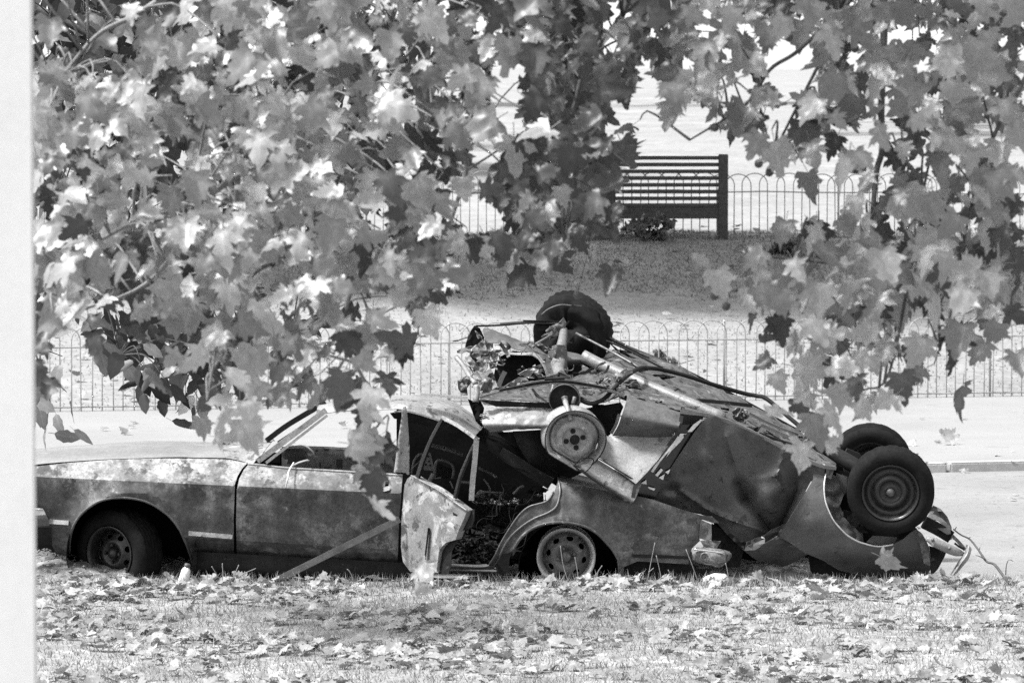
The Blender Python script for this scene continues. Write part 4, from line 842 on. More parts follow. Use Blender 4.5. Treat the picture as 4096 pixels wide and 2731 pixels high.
loft('roof_gutter', [
    z3((1280, 1190, 0.03), (1430, 1280, 0.02), (1600, 1365, 0.02)),
    z3((1262, 1210, -0.02), (1415, 1302, -0.03), (1585, 1395, -0.03)),
    z3((1200, 1230, -0.05), (1370, 1345, -0.06), (1562, 1452, -0.06)),
    z3((1140, 1235, -0.06), (1330, 1368, -0.07), (1538, 1492, -0.07)),
    z3((1125, 1245, -0.02), (1310, 1378, -0.03), (1520, 1505, -0.03))], 'pale', oc, 20, 4, nz=0.004, nzs=0.15)
fbar('gutter_lip', z3((1118, 1238, -0.065), (1310, 1372, -0.08), (1515, 1498, -0.08)), 0.009, 0.02, 'dark', 14)
fbar('gutter_seam', z3((1300, 1192, -0.02), (1440, 1275, -0.03), (1570, 1352, -0.03)), 0.006, 0.015, 'dark', 12)
ftube('loose_wire', z3((1130, 1235, -0.09), (1180, 1190, -0.11), (1260, 1195, -0.10), (1240, 1250, -0.08), (1200, 1290, -0.06)), 0.003, 'soot', 5, 20)
panel('door_gap', z5((225, 1310), (255, 1185), (440, 950), (505, 850), (590, 690), (760, 715), (790, 725), (700, 830), (560, 1000), (380, 1290), (360, 1318)), lambda x, y: 0.17, 'gloss', oc, step=24)
fbar('bright_edge_strip', z5((362, 1108, 0.10), (430, 1010, 0.10), (500, 930, 0.11), (545, 862, 0.11)), 0.014, 0.02, 'chrome', 12)
panel('glint_plate', z5((560, 842), (605, 842), (560, 900), (500, 960), (460, 1010), (500, 930)), 0.13, 'chrome', oc, step=10)
panel('upper_pillar', z5((575, 665), (790, 715), (740, 728), (600, 835), (560, 835), (572, 740)), lambda x, y: 0.10 + 0.0012 * (y - 1640), 'mid', oc, step=12)
fbar('pillar_lip', z5((572, 672, 0.05), (680, 700, 0.05), (790, 722, 0.05)), 0.014, 0.03, 'steel', 8)
panel('bright_fold', z5((608, 832), (650, 780), (720, 730), (762, 728), (700, 765), (640, 830)), 0.07, 'chrome', oc, step=8)
for s in (((285, 1190), (322, 1165), (325, 1195)), ((335, 1212), (385, 1225), (378, 1240), (340, 1225)), ((385, 1130), (425, 1085), (440, 1095), (400, 1142)), ((410, 1150), (450, 1125), (440, 1165)), ((455, 1110), (490, 1090), (475, 1125))):
    panel('pale_fragment', z5(*s), 0.11, 'plastic', oc, step=9)  # small pale chips over the dark door gap
# big dented door skin
def dr(x, y): return 0.02 + 0.00042 * (y - (1668 + (x - 2850) * 0.42))
door2 = panel('dented_door', z5((370, 1272), (440, 1160), (560, 980), (660, 830), (720, 752), (760, 728), (800, 722), (960, 790), (1100, 852), (1290, 950), (1480, 1048), (1540, 1062), (1568, 1082), (1560, 1140), (1500, 1190), (1440, 1250), (1395, 1330), (1330, 1430), (1290, 1480)) + z7((1700, 620), (1575, 660), (1570, 700), (1500, 745), (1290, 800), (1100, 690), (885, 488), (500, 398), (185, 280)),
    dr, 'paint2', oc, step=11, sharp=35, holes=[z7((2040, 70), (2065, 75), (2060, 110), (1990, 190), (1970, 195), (2010, 120))],
    folds=[(2720, 1962, 2860, 2054, 7, -0.030), (2860, 2054, 3070, 2130, 8, -0.030), (2955, 1930, 2985, 1990, 26, 0.075), (2985, 1990, 3085, 2125, 26, 0.085), (3000, 1920, 3110, 1900, 9, -0.010), (3110, 1900, 3125, 1950, 10, -0.03), (2905, 1745, 2955, 1900, 26, -0.03), (3140, 1795, 3110, 1890, 12, -0.025), (2960, 1900, 2950, 1940, 14, 0.03), (3190, 1960, 3120, 2110, 20, 0.05)],
    bumps=[(2690, 1960, 26, 18, 0.03), (3060, 1990, 60, 70, -0.07), (2900, 1800, 40, 90, 0.02), (3200, 1920, 40, 40, 0.03), (2800, 1830, 60, 50, -0.025), (2845, 1730, 20, 60, -0.02)], nz=0.016, nzs=140, seed=4,
    lines=[[(2720, 1962), (2860, 2054), (3070, 2130)], [(2955, 1930), (2985, 1990), (3085, 2125)], [(3110, 1900), (3125, 1950)], [(2905, 1745), (2955, 1900)], [(3190, 1960), (3120, 2110)]])
crum('door_lower_fold', z7((885, 488), (960, 540), (1100, 690), (1290, 800), (1255, 885), (1230, 870), (1060, 700), (950, 580)), 0.12, 'dark', 0.05, 40, 12)
crum('crushed_pillar', z7((1255, 885), (1290, 830), (1400, 790), (1500, 745), (1495, 800), (1440, 845), (1380, 880)), 0.05, 'mid', 0.05, 45, 13)
panel('roof_bulge', z7((1255, 890), (1400, 872), (1500, 800), (1640, 720), (1880, 830), (2035, 912), (1870, 1010), (1760, 1060), (1690, 1082), (1600, 1035), (1520, 1010), (1440, 1018), (1350, 965)), lambda x, y: 0.06 + 0.0016 * (y - 2150), 'paint2', oc, step=14, nz=0.012, nzs=70)
# front wing with its wheel arch
AC = (3566, 1962)
def wy(x, y):
    q = (y - 2090) / 130.0
    return -0.03 + 0.10 * q * q * (1 if q > 0 else 0.35) + 0.03 * max(0, (3250 - x) / 200.0) - 0.02 * math.exp(-((x - 3560) / 120.0) ** 2 - ((y - 2240) / 60.0) ** 2)
archpts = z6((795, 560), (780, 640), (778, 720), (790, 800), (815, 870), (850, 940), (900, 1000), (950, 1050), (1010, 1090), (1080, 1120), (1200, 1145), (1320, 1130), (1400, 1085), (1450, 1040), (1500, 1010))
wing2 = panel('front_wing', z6((690, 505), (770, 520)) + archpts + z6((1540, 1040), (1570, 1090), (1600, 1150), (1615, 1240), (1610, 1330), (1560, 1392), (1400, 1400), (1180, 1404), (1050, 1374), (900, 1332), (760, 1252), (640, 1202), (430, 1066), (480, 970), (590, 790), (650, 690), (690, 620)),
    wy, 'paint2b', oc, step=15, bumps=[(3235, 2057, 5, 9, 0.02), (3330, 2110, 50, 40, 0.01)], folds=[(3210, 1990, 3150, 2090, 10, -0.02)], nz=0.008, nzs=130, seed=2)
V, F = tubegeo(spline([P(a, b_, wy(a, b_) - 0.002) for a, b_ in archpts[:12]], 40), 0.006, 6); mk('arch_lip', V, F, 'chrome', wing2)
panel('wheelhouse', z6((780, 530), (960, 560), (1100, 700), (1480, 1000), (1440, 1070), (1300, 1150), (1080, 1140), (900, 1020), (780, 800)), 0.30, 'soot', oc, step=30)
panel('inner_wing', z6((800, 560), (870, 600), (930, 740), (900, 830), (960, 950), (1080, 1050), (1090, 1130), (960, 1070), (850, 950), (790, 800), (780, 680)), lambda x, y: 0.16, 'mid', oc, step=12, crumple=0.04, crs=60)
panel('inner_wing', z6((870, 570), (960, 600), (950, 720), (920, 760), (885, 660)), 0.22, 'paint2b', oc, step=12)
panel('wing_liner', z6((1110, 1110), (1160, 1060), (1350, 1075), (1330, 1125), (1200, 1142)), 0.10, 'paint2b', oc, step=12)
crum('suspension_arm', z6((930, 860), (1000, 880), (1060, 960), (1120, 1040), (1060, 1040), (980, 960), (930, 910)), 0.12, 'dark', 0.04, 40, 21)
crum('torn_seam', z6((700, 495), (800, 500), (860, 530), (830, 620), (800, 600), (790, 540), (730, 515)), 0.04, 'steel', 0.03, 35, 22, step=8)
# wheels on the front axle
def plain_wheel(c, axis, R, ro, tr=True, mat='rimdark'):
    root = bpy.data.objects.new('wheel', None); COL.objects.link(root); root.location = c; adopt(root, oc); Mx = axisM(c, axis, 0.3)
    tyre('tyre', Mx, R, ro, 0.15, 'rubber', root, None, tr)
    lathe('rim', [(R + 0.006, -0.036), (R + 0.002, -0.046), (R - 0.006, -0.044), (R - 0.012, -0.030), (R - 0.02, -0.005), (R - 0.03, 0.01), (R * 0.72, 0.012), (R * 0.62, -0.004), (R * 0.52, -0.022), (R * 0.45, -0.024), (R * 0.40, -0.010), (R * 0.30, -0.004), (R * 0.16, -0.006), (R * 0.15, -0.03), (R * 0.10, -0.038), (0.001, -0.040)], 56, Mx, mat, root)
    lathe('rim_flange', [(R + 0.004, -0.044), (R + 0.003, -0.048), (R - 0.001, -0.048), (R - 0.003, -0.043)], 56, Mx, 'rimdark', root)
    lathe('hub_cap', [(R * 0.155, -0.028), (R * 0.14, -0.040), (R * 0.07, -0.046), (0.001, -0.048)], 18, Mx, 'rimmid', root)
    lathe('rim_inner', [(R + 0.01, 0.12), (R, 0.13), (R - 0.015, 0.12), (R - 0.03, 0.05), (R - 0.035, 0.02)], 40, Mx, mat, root)
    return root
plain_wheel(P(*z6((1298, 715))[0], -0.05), (0.10, 1, 0.14), 0.168, 0.262)
w2 = plain_wheel(P(*z6((1140, 500))[0], 1.25), (-0.10, -1, -0.14), 0.168, 0.262)
ftube('axle_beam', z6((1000, 520, 1.15), (1060, 560, 0.8), (1150, 640, 0.45), (1250, 700, 0.12)), 0.05, 'dark', 12, 14)
panel('crossmember', z6((960, 380), (1060, 420), (1120, 500), (1040, 600), (940, 560), (900, 480)), 0.75, 'dark', oc, step=14, th=0.05)
for k in range(2):
    q = [(1000 + 60 * k, 400 - 20 * k)]
# front panel, chassis leg, bumper
fbar('chassis_leg', z6((1560, 955, 0.12), (1660, 1005, 0.12), (1760, 1065, 0.13)), 0.075, 0.10, 'dark', 6)
panel('chassis_leg_top', z6((1575, 940), (1600, 890), (1640, 895), (1700, 925), (1765, 985), (1770, 1045), (1740, 1050), (1660, 1000)), lambda x, y: 0.03 + 0.0028 * (2125 - y), 'steel', oc, step=10, holes=[z6((1625, 950), (1640, 936), (1665, 938), (1690, 955), (1694, 972), (1670, 978), (1640, 968))])
crum('front_panel', z6((1590, 880), (1635, 825), (1690, 850), (1745, 915), (1775, 990), (1785, 1080), (1760, 1100), (1745, 1000), (1690, 920)), 0.30, 'mid', 0.03, 50, 31)
crum('torn_wing_edge', z6((1490, 1020), (1545, 1045), (1580, 1100), (1600, 1180), (1610, 1300), (1560, 1280), (1530, 1150), (1500, 1080)), lambda x, y: -0.03, 'paint2b', 0.03, 40, 32)
bmp = ftube('front_bumper', z6((1578, 1082, -0.08), (1600, 1092, -0.08), (1700, 1140, -0.08), (1790, 1180, -0.06), (1870, 1205, -0.02)), [0.012, 0.028, 0.029, 0.029, 0.026, 0.012], 'pale', 14, 24)
for x_, y_ in ((1628, 1095), (1760, 1160)):
    lathe('bumper_bolt', [(0.001, -0.012), (0.008, -0.010), (0.011, 0.0)], 10, axisM(P(*z6((x_, y_))[0], -0.105), (0, 1, -0.1)), 'steel', bmp)
loft('overrider', [z6((1890, 1130, 0.0), (1880, 1190, -0.04), (1830, 1260, -0.05), (1765, 1368, -0.05)), z6((1915, 1140, -0.04), (1900, 1210, -0.09), (1850, 1280, -0.10), (1785, 1372, -0.09)), z6((1935, 1165, 0.0), (1915, 1235, -0.03), (1875, 1290, -0.05), (1805, 1372, -0.05))], 'pale', oc, 16, 4)
fbar('bumper_bracket', z6((1780, 1060, 0.06), (1840, 1120, 0.05), (1880, 1170, 0.03)), 0.02, 0.03, 'mid', 8)
fbar('bumper_bracket', z6((1800, 1120, 0.02), (1840, 1150, 0.01), (1870, 1165, 0.0)), 0.012, 0.02, 'dark', 6)
panel('grille_remains', z6((1600, 1140), (1740, 1180), (1720, 1230), (1660, 1330), (1620, 1372), (1610, 1330), (1615, 1240)), lambda x, y: 0.10, 'dark', oc, step=12, folds=[(3780, 2200, 3745, 2290, 6, -0.04)])
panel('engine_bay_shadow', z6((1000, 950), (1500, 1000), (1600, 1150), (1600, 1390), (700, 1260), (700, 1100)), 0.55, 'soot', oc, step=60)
panel('roof_remains', z6((650, 1200), (760, 1255), (900, 1335), (1180, 1402), (1180, 1420), (680, 1420)), 0.25, 'soot', oc, step=30)
scraps('underbody_debris', 260, (2450, 1480, 3280, 1880), (0.3, 0.9), 'under', 0.02, oc) if False else None
# debris sitting along the sloping floor
mb = MB()
for k in range(320):
    t = random.random(); u = random.random()
    a = z5((350 + 1150 * t, 640 + 400 * t - (230 - 120 * t) * u - 20))[0]; c3 = P(a[0], a[1], 0.15 + 1.1 * u); s = random.uniform(0.008, 0.03); m = 5; a0 = random.random() * 6
    vs = [c3 + Vector((s * math.cos(a0 + 1.26 * i) * random.uniform(0.5, 1.8), s * random.uniform(-1, 1), s * math.sin(a0 + 1.26 * i) * random.uniform(0.4, 1) - 0.3 * s)) for i in range(m)]
    mb.add([c3 + Vector((0, 0, s * 0.5))] + vs, [(0, 1 + i, 1 + (i + 1) % m) for i in range(m)])
tag(mb.build('underbody_debris', 'under', oc, smooth=False), kind='stuff')
crum('gearbox_remains', z5((920, 690), (960, 660), (1020, 670), (1040, 720), (1010, 780), (960, 780), (930, 740)), 0.35, 'steel', 0.08, 30, 41, step=7)
crum('gearbox_remains', z5((840, 660), (900, 670), (890, 700), (860, 690)), 0.3, 'soot', 0.04, 30, 42, step=7)
crum('torn_plate', z5((1000, 790), (1080, 800), (1120, 790), (1100, 830), (1040, 820)), 0.2, 'dark', 0.05, 30, 43, step=7)
crum('torn_plate', z5((440, 430), (530, 450), (500, 455), (430, 470), (340, 480), (280, 440)), 0.8, 'soot', 0.05, 30, 44, step=7)
crum('bright_scrap', z5((1380, 860), (1430, 850), (1450, 880), (1420, 930), (1390, 910)), 0.45, 'steel', 0.06, 25, 45, step=7)

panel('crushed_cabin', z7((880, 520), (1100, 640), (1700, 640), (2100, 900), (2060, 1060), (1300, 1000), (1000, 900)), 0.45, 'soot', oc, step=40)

mb = MB()
for k in range(70):
    t = random.random(); u = random.random() ** 0.7
    a = z5((150 + 1300 * t, 560 + 460 * t - (250 - 150 * t) * u))[0]; c3 = P(a[0], a[1], 0.15 + 1.15 * u) + Vector((0, 0, 0.012)); L_ = random.uniform(0.03, 0.16)
    dr_ = Vector((1, random.uniform(-0.6, 0.6), -0.55 + random.gauss(0, 0.35))).normalized() * L_
    mb.add(*tubegeo(spline([c3 - dr_, c3 + Vector((0, 0, random.uniform(-0.01, 0.03))), c3 + dr_], 6), random.uniform(0.002, 0.007), 4))
tag(mb.build('torn_strips', 'dark', oc), kind='stuff')

# shreds of torn sheet metal bristling from the crushed tail
for k, (cx, cy, a0, L_) in enumerate(((455, 330, 2.2, 60), (500, 470, 0.4, 55), (430, 500, 2.6, 50), (560, 640, -0.6, 60), (470, 640, 1.9, 55), (520, 730, -0.3, 70), (600, 440, 0.1, 60), (400, 450, 2.9, 60), (860, 620, -0.5, 70), (690, 700, 0.2, 80), (540, 840, 0.1, 60), (500, 900, 2.9, 35), (495, 940, 2.7, 35), (980, 640, 1.2, 45), (1150, 600, 0.3, 70), (1210, 690, -0.2, 90), (1330, 640, 0.4, 80), (1420, 720, 0.2, 70), (1290, 820, 0.1, 80))):
    ca, sa = math.cos(a0), -math.sin(a0); wv = L_ * 0.22
    pts = [(cx - ca * L_ * .5 - sa * wv, cy - sa * L_ * .5 + ca * wv), (cx - sa * wv * .8, cy + ca * wv * 0.8), (cx + ca * L_ * .6, cy + sa * L_ * .6), (cx + sa * wv * .5, cy - ca * wv * .4), (cx - ca * L_ * .4 + sa * wv, cy - sa * L_ * .4 - ca * wv)]
    crum('torn_shred', z3(*pts), (0.55 if cx < 640 and cy < 760 else 0.24), ('torn', 'mid', 'dark')[k % 3], 0.06, 30, 50 + k, step=7)

panel('crushed_sill', z7((1270, 860), (1290, 780), (1500, 700), (1575, 640), (1760, 560), (1960, 720), (2080, 930), (1980, 930), (1880, 850), (1500, 830)), lambda x, y: 0.10, 'paint2', oc, step=14, crumple=0.05, crs=60, seed=71, sharp=25)

# tangle of bent rods, strips and hoses at the crushed tail and along the underside
mb = MB(); mb2 = MB()
for k in range(60):
    cx, cy = (random.uniform(330, 1000), random.uniform(290, 730)) if k < 34 else (random.uniform(1050, 1480), random.uniform(560, 800))
    Yk = random.uniform(0.35, 1.0) if k < 34 else random.uniform(0.15, 0.5); a = random.uniform(-0.5, 0.9); pts = [(cx, cy, Yk)]
    for j in range(4):
        a += random.gauss(0, 0.7); l = random.uniform(15, 48); cx += l * math.cos(a); cy += l * math.sin(a) * 0.7; pts.append((cx, cy, Yk + random.uniform(-0.06, 0.06)))
    q = [P(*p) for p in z3(*pts)]
    if k % 2: mb.add(*tubegeo(spline(q, 16), random.uniform(0.002, 0.007), 5))
    else: mb2.add(*bargeo(spline(q, 12), random.uniform(0.004, 0.012), 0.003))
tag(mb.build('tangled_rods', 'mid', oc), kind='stuff'); tag(mb2.build('tangled_strips', 'torn', oc), kind='stuff')
for k in range(9):
    t0 = random.uniform(0, 0.5); n_ = 6; u = random.uniform(0.1, 0.9); pts = []
    for j in range(n_):
        t = t0 + 0.09 * j; uu = min(1, max(0, u + random.uniform(-0.12, 0.12)))
        pts.append(z5((60 + 1450 * t, 560 + 500 * t - (270 - 170 * t) * uu, 0.14 + 1.15 * uu))[0])
    q = [P(*p) + Vector((0, 0, 0.02)) for p in pts]; V, F = tubegeo(spline(q, 40), random.choice([0.004, 0.006, 0.010]), 6); mk('underbody_pipe', V, F, random.choice(['soot', 'dark', 'mid']), oc)
# jagged torn edge hanging from the rear wing
for k in range(9):
    x0 = 120 + 8 * k + random.uniform(-10, 10); y0 = 800 + 28 * k
    crum('torn_edge_tooth', z8((x0 + 60, y0 - 16), (x0 - random.uniform(10, 70), y0 + random.uniform(-12, 12)), (x0 + 60, y0 + 16)), 0.06, 'pale', 0.03, 20, 90 + k, step=5)
# ================================================================== leaves and trees
HALF = [(0, 0), (0.10, -0.05), (0.26, -0.11), (0.41, -0.05), (0.35, 0.02), (0.25, 0.13), (0.42, 0.17), (0.58, 0.35), (0.47, 0.35), (0.42, 0.43), (0.20, 0.37), (0.26, 0.53), (0.33, 0.62), (0.19, 0.68), (0.16, 0.82), (0.06, 0.87), (0, 1.02)]
HALF2 = [(0, 0), (0.12, -0.06), (0.28, -0.12), (0.44, -0.08), (0.40, 0.0), (0.46, 0.07), (0.35, 0.12), (0.47, 0.17), (0.52, 0.27), (0.62, 0.37), (0.50, 0.38), (0.47, 0.47), (0.33, 0.43), (0.34, 0.54), (0.41, 0.62), (0.28, 0.66), (0.26, 0.76), (0.15, 0.78), (0.10, 0.91), (0, 1.02)]
def plane_leaf(variant):
    R_ = random.Random(variant)
    jit = [(x * R_.uniform(0.84, 1.16), y * R_.uniform(0.93, 1.07)) for x, y in (HALF2 if variant % 3 else HALF)]
    out = jit + [(-x * R_.uniform(0.82, 1.15), y * R_.uniform(0.94, 1.06)) for x, y in reversed(jit[1:-1])]
    vein = [(0, 0.2), (0, 0.42), (0, 0.62), (0, 0.82), (0.17, 0.10), (0.33, 0.21), (0.44, 0.28), (-0.17, 0.10), (-0.33, 0.21), (-0.44, 0.28), (0.2, -0.04), (-0.2, -0.04)]
    side = [(0.12, 0.3), (-0.12, 0.3), (0.13, 0.52), (-0.13, 0.52), (0.22, 0.26), (-0.22, 0.26), (0.08, 0.70), (-0.08, 0.70)]
    V = out + vein + side; E = [(i, (i + 1) % len(out)) for i in range(len(out))]
    vv, _, ff, *_ = delaunay_2d_cdt([Vector(v) for v in V], E, [], 0, 1e-5)
    F = [tuple(f) for f in ff if inside(sum(vv[i].x for i in f) / 3, sum(vv[i].y for i in f) / 3, out)]
    a, b, c = R_.uniform(-0.3, 0.6), R_.uniform(-0.75, 0.25), R_.uniform(-0.7, 0.7)
    pts = []; ve = []
    for v in vv:
        x, y = v.x, v.y; on = any(abs(x - p[0]) + abs(y - p[1]) < 0.02 for p in vein + [(0, 0), (0, 1.02)])
        z = a * abs(x) + b * y * y * 0.8 + c * x * y - 0.5 * max(0, abs(x) - 0.35) ** 1.5 * 1.2 + 0.10 * noise.noise(Vector((x * 4, y * 4, variant))) + (-0.035 if on else 0.015)
        pts.append((x, y, z)); ve.append(1.0 if on else 0.0)
    k = len(pts)                                        # stalk
    pts += [(-0.012, 0.0, 0), (0.012, 0.0, 0), (0, 0, 0.02), (-0.012, -0.35, 0.14), (0.012, -0.35, 0.14), (0, -0.35, 0.16)]; ve += [0.6] * 6
    F += [(k, k + 3, k + 4, k + 1), (k + 1, k + 4, k + 5, k + 2), (k + 2, k + 5, k + 3, k)]
    return np.array(pts), F, np.array(ve)
def oval_leaf(variant):
    R_ = random.Random(100 + variant); n = 7; pts = [(0, 0, 0)]; ve = [1.0]
    cv, fo = R_.uniform(-0.35, 0.1), R_.uniform(0.0, 0.35)
    for i in range(1, n):
        t = i / n; wdt = 0.27 * math.sin(math.pi * t ** 0.8) ** 0.8 * (1 + 0.08 * ((i % 2) * 2 - 1))
        for s in (-1, 0, 1): pts.append((s * wdt, t, cv * t * t + fo * abs(s) * wdt + 0.02 * R_.uniform(-1, 1))); ve.append(1.0 if s == 0 else 0.0)
    pts.append((0, 1.0, cv)); ve.append(1.0); F = [(0, 2, 1), (0, 3, 2)]
    for i in range(n - 2):
        a = 1 + 3 * i; F += [(a, a + 1, a + 4, a + 3), (a + 1, a + 2, a + 5, a + 4)]
    a = 1 + 3 * (n - 2); e = len(pts) - 1; F += [(a, a + 1, e), (a + 1, a + 2, e)]
    k = len(pts); pts += [(-0.012, 0, 0), (0.012, 0, 0), (0.012, -0.22, 0.05), (-0.012, -0.22, 0.05)]; ve += [0.5] * 4; F.append((k, k + 1, k + 2, k + 3))
    return np.array(pts), F, np.array(ve)
PL = [plane_leaf(i) for i in range(12)]; OL = [oval_leaf(i) for i in range(5)]
LEAFMESH = {}
def leaf_mesh(kind, v, mat):
    key = (kind, v, mat)
    if key not in LEAFMESH:
        V, F, ve = (PL if kind == 'plane' else OL)[v]
        me = bpy.data.meshes.new('leaf'); me.from_pydata(V.tolist(), [], F)
        for nm, a in (('vein', ve), ('rnd', np.zeros(len(V)))):
            t = me.attributes.new(nm, 'FLOAT', 'POINT'); t.data.foreach_set('value', a.astype(np.float32))
        me.polygons.foreach_set('use_smooth', np.ones(len(me.polygons), dtype=bool)); me.materials.append(M[mat]); LEAFMESH[key] = me
    return LEAFMESH[key]
def leaf_matrix(pos, size, tip, normal):
    y = Vector(tip).normalized(); z = Vector(normal); z = (z - y * z.dot(y)).normalized(); x = y.cross(z)
    m = Matrix((x, y, z)).transposed().to_4x4(); return Matrix.Translation(pos) @ m @ Matrix.Scale(size, 4)
def leaf_mass(name, items, kind, mat, parent):
    """many leaves in one mesh"""
    src = PL if kind == 'plane' else OL; Vs = []; Fs = []; ve = []; rn = []; k = 0
    for m, v in items:
        V, F, e = src[v]; A = np.array(m); W = V @ A[:3, :3].T + A[:3, 3]
        Vs.append(W); Fs += [tuple(i + k for i in f) for f in F]; ve.append(e); rn.append(np.full(len(V), random.random())); k += len(V)
    o = mk(name, np.concatenate(Vs), Fs, mat, parent, True, {'vein': np.concatenate(ve), 'rnd': np.concatenate(rn)}); o['kind'] = 'stuff'; return o
AVOID = [(1640, 1580, 1960, 2240), (2575, 590, 2940, 985), (3420, 1720, 3800, 2150), (1900, 1270, 2960, 1700), (1900, 540, 1970, 670), (1880, 800, 1950, 950), (2560, 330, 2640, 600), (2000, 270, 2070, 470), (3140, 200, 3250, 370), (960, 1800, 1230, 2300), (1050, 1700, 1350, 1860), (1560, 1690, 1610, 1850), (1650, 340, 1690, 500), (540, 760, 600, 830), (640, 560, 720, 700)]
def foliage_tree(root, branches, cells, kind, matf, sizes, Yr, per, cell, ox, oy, bmat, extra=(), tipdown=0.8, maxparts=300, nudge=None):
    """branches: list of (name, [(px,py,Y)..], radius list); cells: rows of digits = how full each patch of the crown is"""
    objs = []; lines = []
    for nm, pts, rad in branches:
        q = spline([P(*p) for p in pts], 8 * (len(pts) - 1)); lines.append(q); objs.append([nm, [tubegeo(q, rad, 7)]])
    leaves = []
    for r, row in enumerate(cells):
        for c, ch in enumerate(row):
            if ch in '. ' or ch == '0': continue
            lam = per * int(ch) / 9.0; n = int(lam) + (random.random() < lam - int(lam))
            for _ in range(n): leaves.append((ox + (c + random.random()) * cell, oy + (r + random.random()) * cell, random.uniform(*Yr)))
    leaves = [l for l in leaves if kind == 'oval' or not any(a - 32 < l[0] < c + 32 and b - 32 < l[1] < d + 32 for a, b, c, d in AVOID)]
    leaves += list(extra); items = []
    for (px, py, Y, *_o) in leaves:
        s = random.uniform(*sizes); p = P(px, py, Y)
        a = random.gauss(0, 0.75); tip = Vector((math.sin(a), random.uniform(-0.5, 0.2), -math.cos(a) * tipdown + 0.05)).normalized()
        nrm = Vector((random.gauss(-0.15, 0.6), -0.75 + random.gauss(0, 0.4), 0.5 + random.gauss(0, 0.6)))
        v = random.randrange(12 if kind == 'plane' else 5)
        c = p - tip * s * 0.45
        bi = 0; bd = 1e9; bp = None
        for i, q in enumerate(lines):
            d = ((q - np.array(c)) ** 2).sum(1); j = int(d.argmin())
            if d[j] < bd: bd = d[j]; bi = i; bp = q[j]
        items.append((leaf_matrix(c, s, tip, nrm), v, bi, bd, bp, s * (1 if 0 <= py else 0.3), matf(px, py, Y)))
    for (m, v, bi, bd, bp, s, _m) in items:                    # twigs to some of the leaves
        if 0.06 < math.sqrt(bd) < 0.75 and random.random() < 0.30:
            e = m @ Vector((0, -0.35, 0.15)); mid = (Vector(bp) + e) / 2 + Vector((random.uniform(-.05, .05), random.uniform(-.05, .05), 0.06))
            objs[bi][1].append(tubegeo(spline([bp, mid, e], 7), [0.005, 0.0022], 4))
    parts = []
    for nm, gs in objs:
        mb = MB()
        for g in gs: mb.add(*g)
        parts.append(mb.build(nm, bmat, root))
    items.sort(key=lambda t: -t[5]); near = items[:maxparts]; rest = items[maxparts:]
    for m, v, bi, _d, _p, _s, mt in near:
        o = bpy.data.objects.new('leaf', leaf_mesh(kind, v, mt)); COL.objects.link(o); o.parent = parts[bi]; o.matrix_basis = m
    for mt in sorted({t[6] for t in rest}): leaf_mass('foliage', [(t[0], t[1]) for t in rest if t[6] == mt], kind, mt, root)
    return parts
# ------------------------------------------------------------------ plane tree overhanging from the left
LT = [  # 128 px patches, first column starts at x=0
 '.1112479999999999',
 '.2223699999999998',
 '.9897899999999986',
 '.9978899999999878',
 '.9988899999999549',
 '.9989899999998548',
 '.9989899999999659',
 '.9999999999999758',
 '.99999999998873..',
 '.98899887752341..',
 '.4112566555431...',
 '.2000457752100...',
 '.1..00563068200..',
 '......340048200..',
 '.......1...52....',
 '...........3.....']
lt = thing('plane_tree', (-3.6, -8.6, 0.0), 'plane tree whose sunlit lobed leaves fill the upper left, drooping before the burnt car', 'tree')
def trunk(parent, base, top, r0, r1, mat, name='trunk', bend=0.2, seed=1, n=16):
    q = []
    for t in np.linspace(0, 1, n):
        p = Vector(base).lerp(Vector(top), t); p += Vector((noise.noise(Vector((t * 2.5, seed, 0))), noise.noise(Vector((t * 2.5, seed, 5))), 0)) * bend * min(1, 4 * t); q.append(p)
    rr = [r0 * 1.55, r0 * 1.15] + list(np.linspace(r0, r1, 8)); V, F = tubegeo(q, rr, 18)
    V = [Vector(v) + Vector((noise.noise(Vector(v) * 3 / max(r0, 0.1) * 0.3), noise.noise(Vector(v) * 3 / max(r0, 0.1) * 0.3 + Vector((9, 9, 9))), 0)) * r0 * 0.22 for v in V]
    return mk(name, V, F, mat, parent)
trunk(lt, (-3.6, -8.6, -0.1), (-3.3, -9.2, 5.2), 0.22, 0.12, 'bark', seed=3)
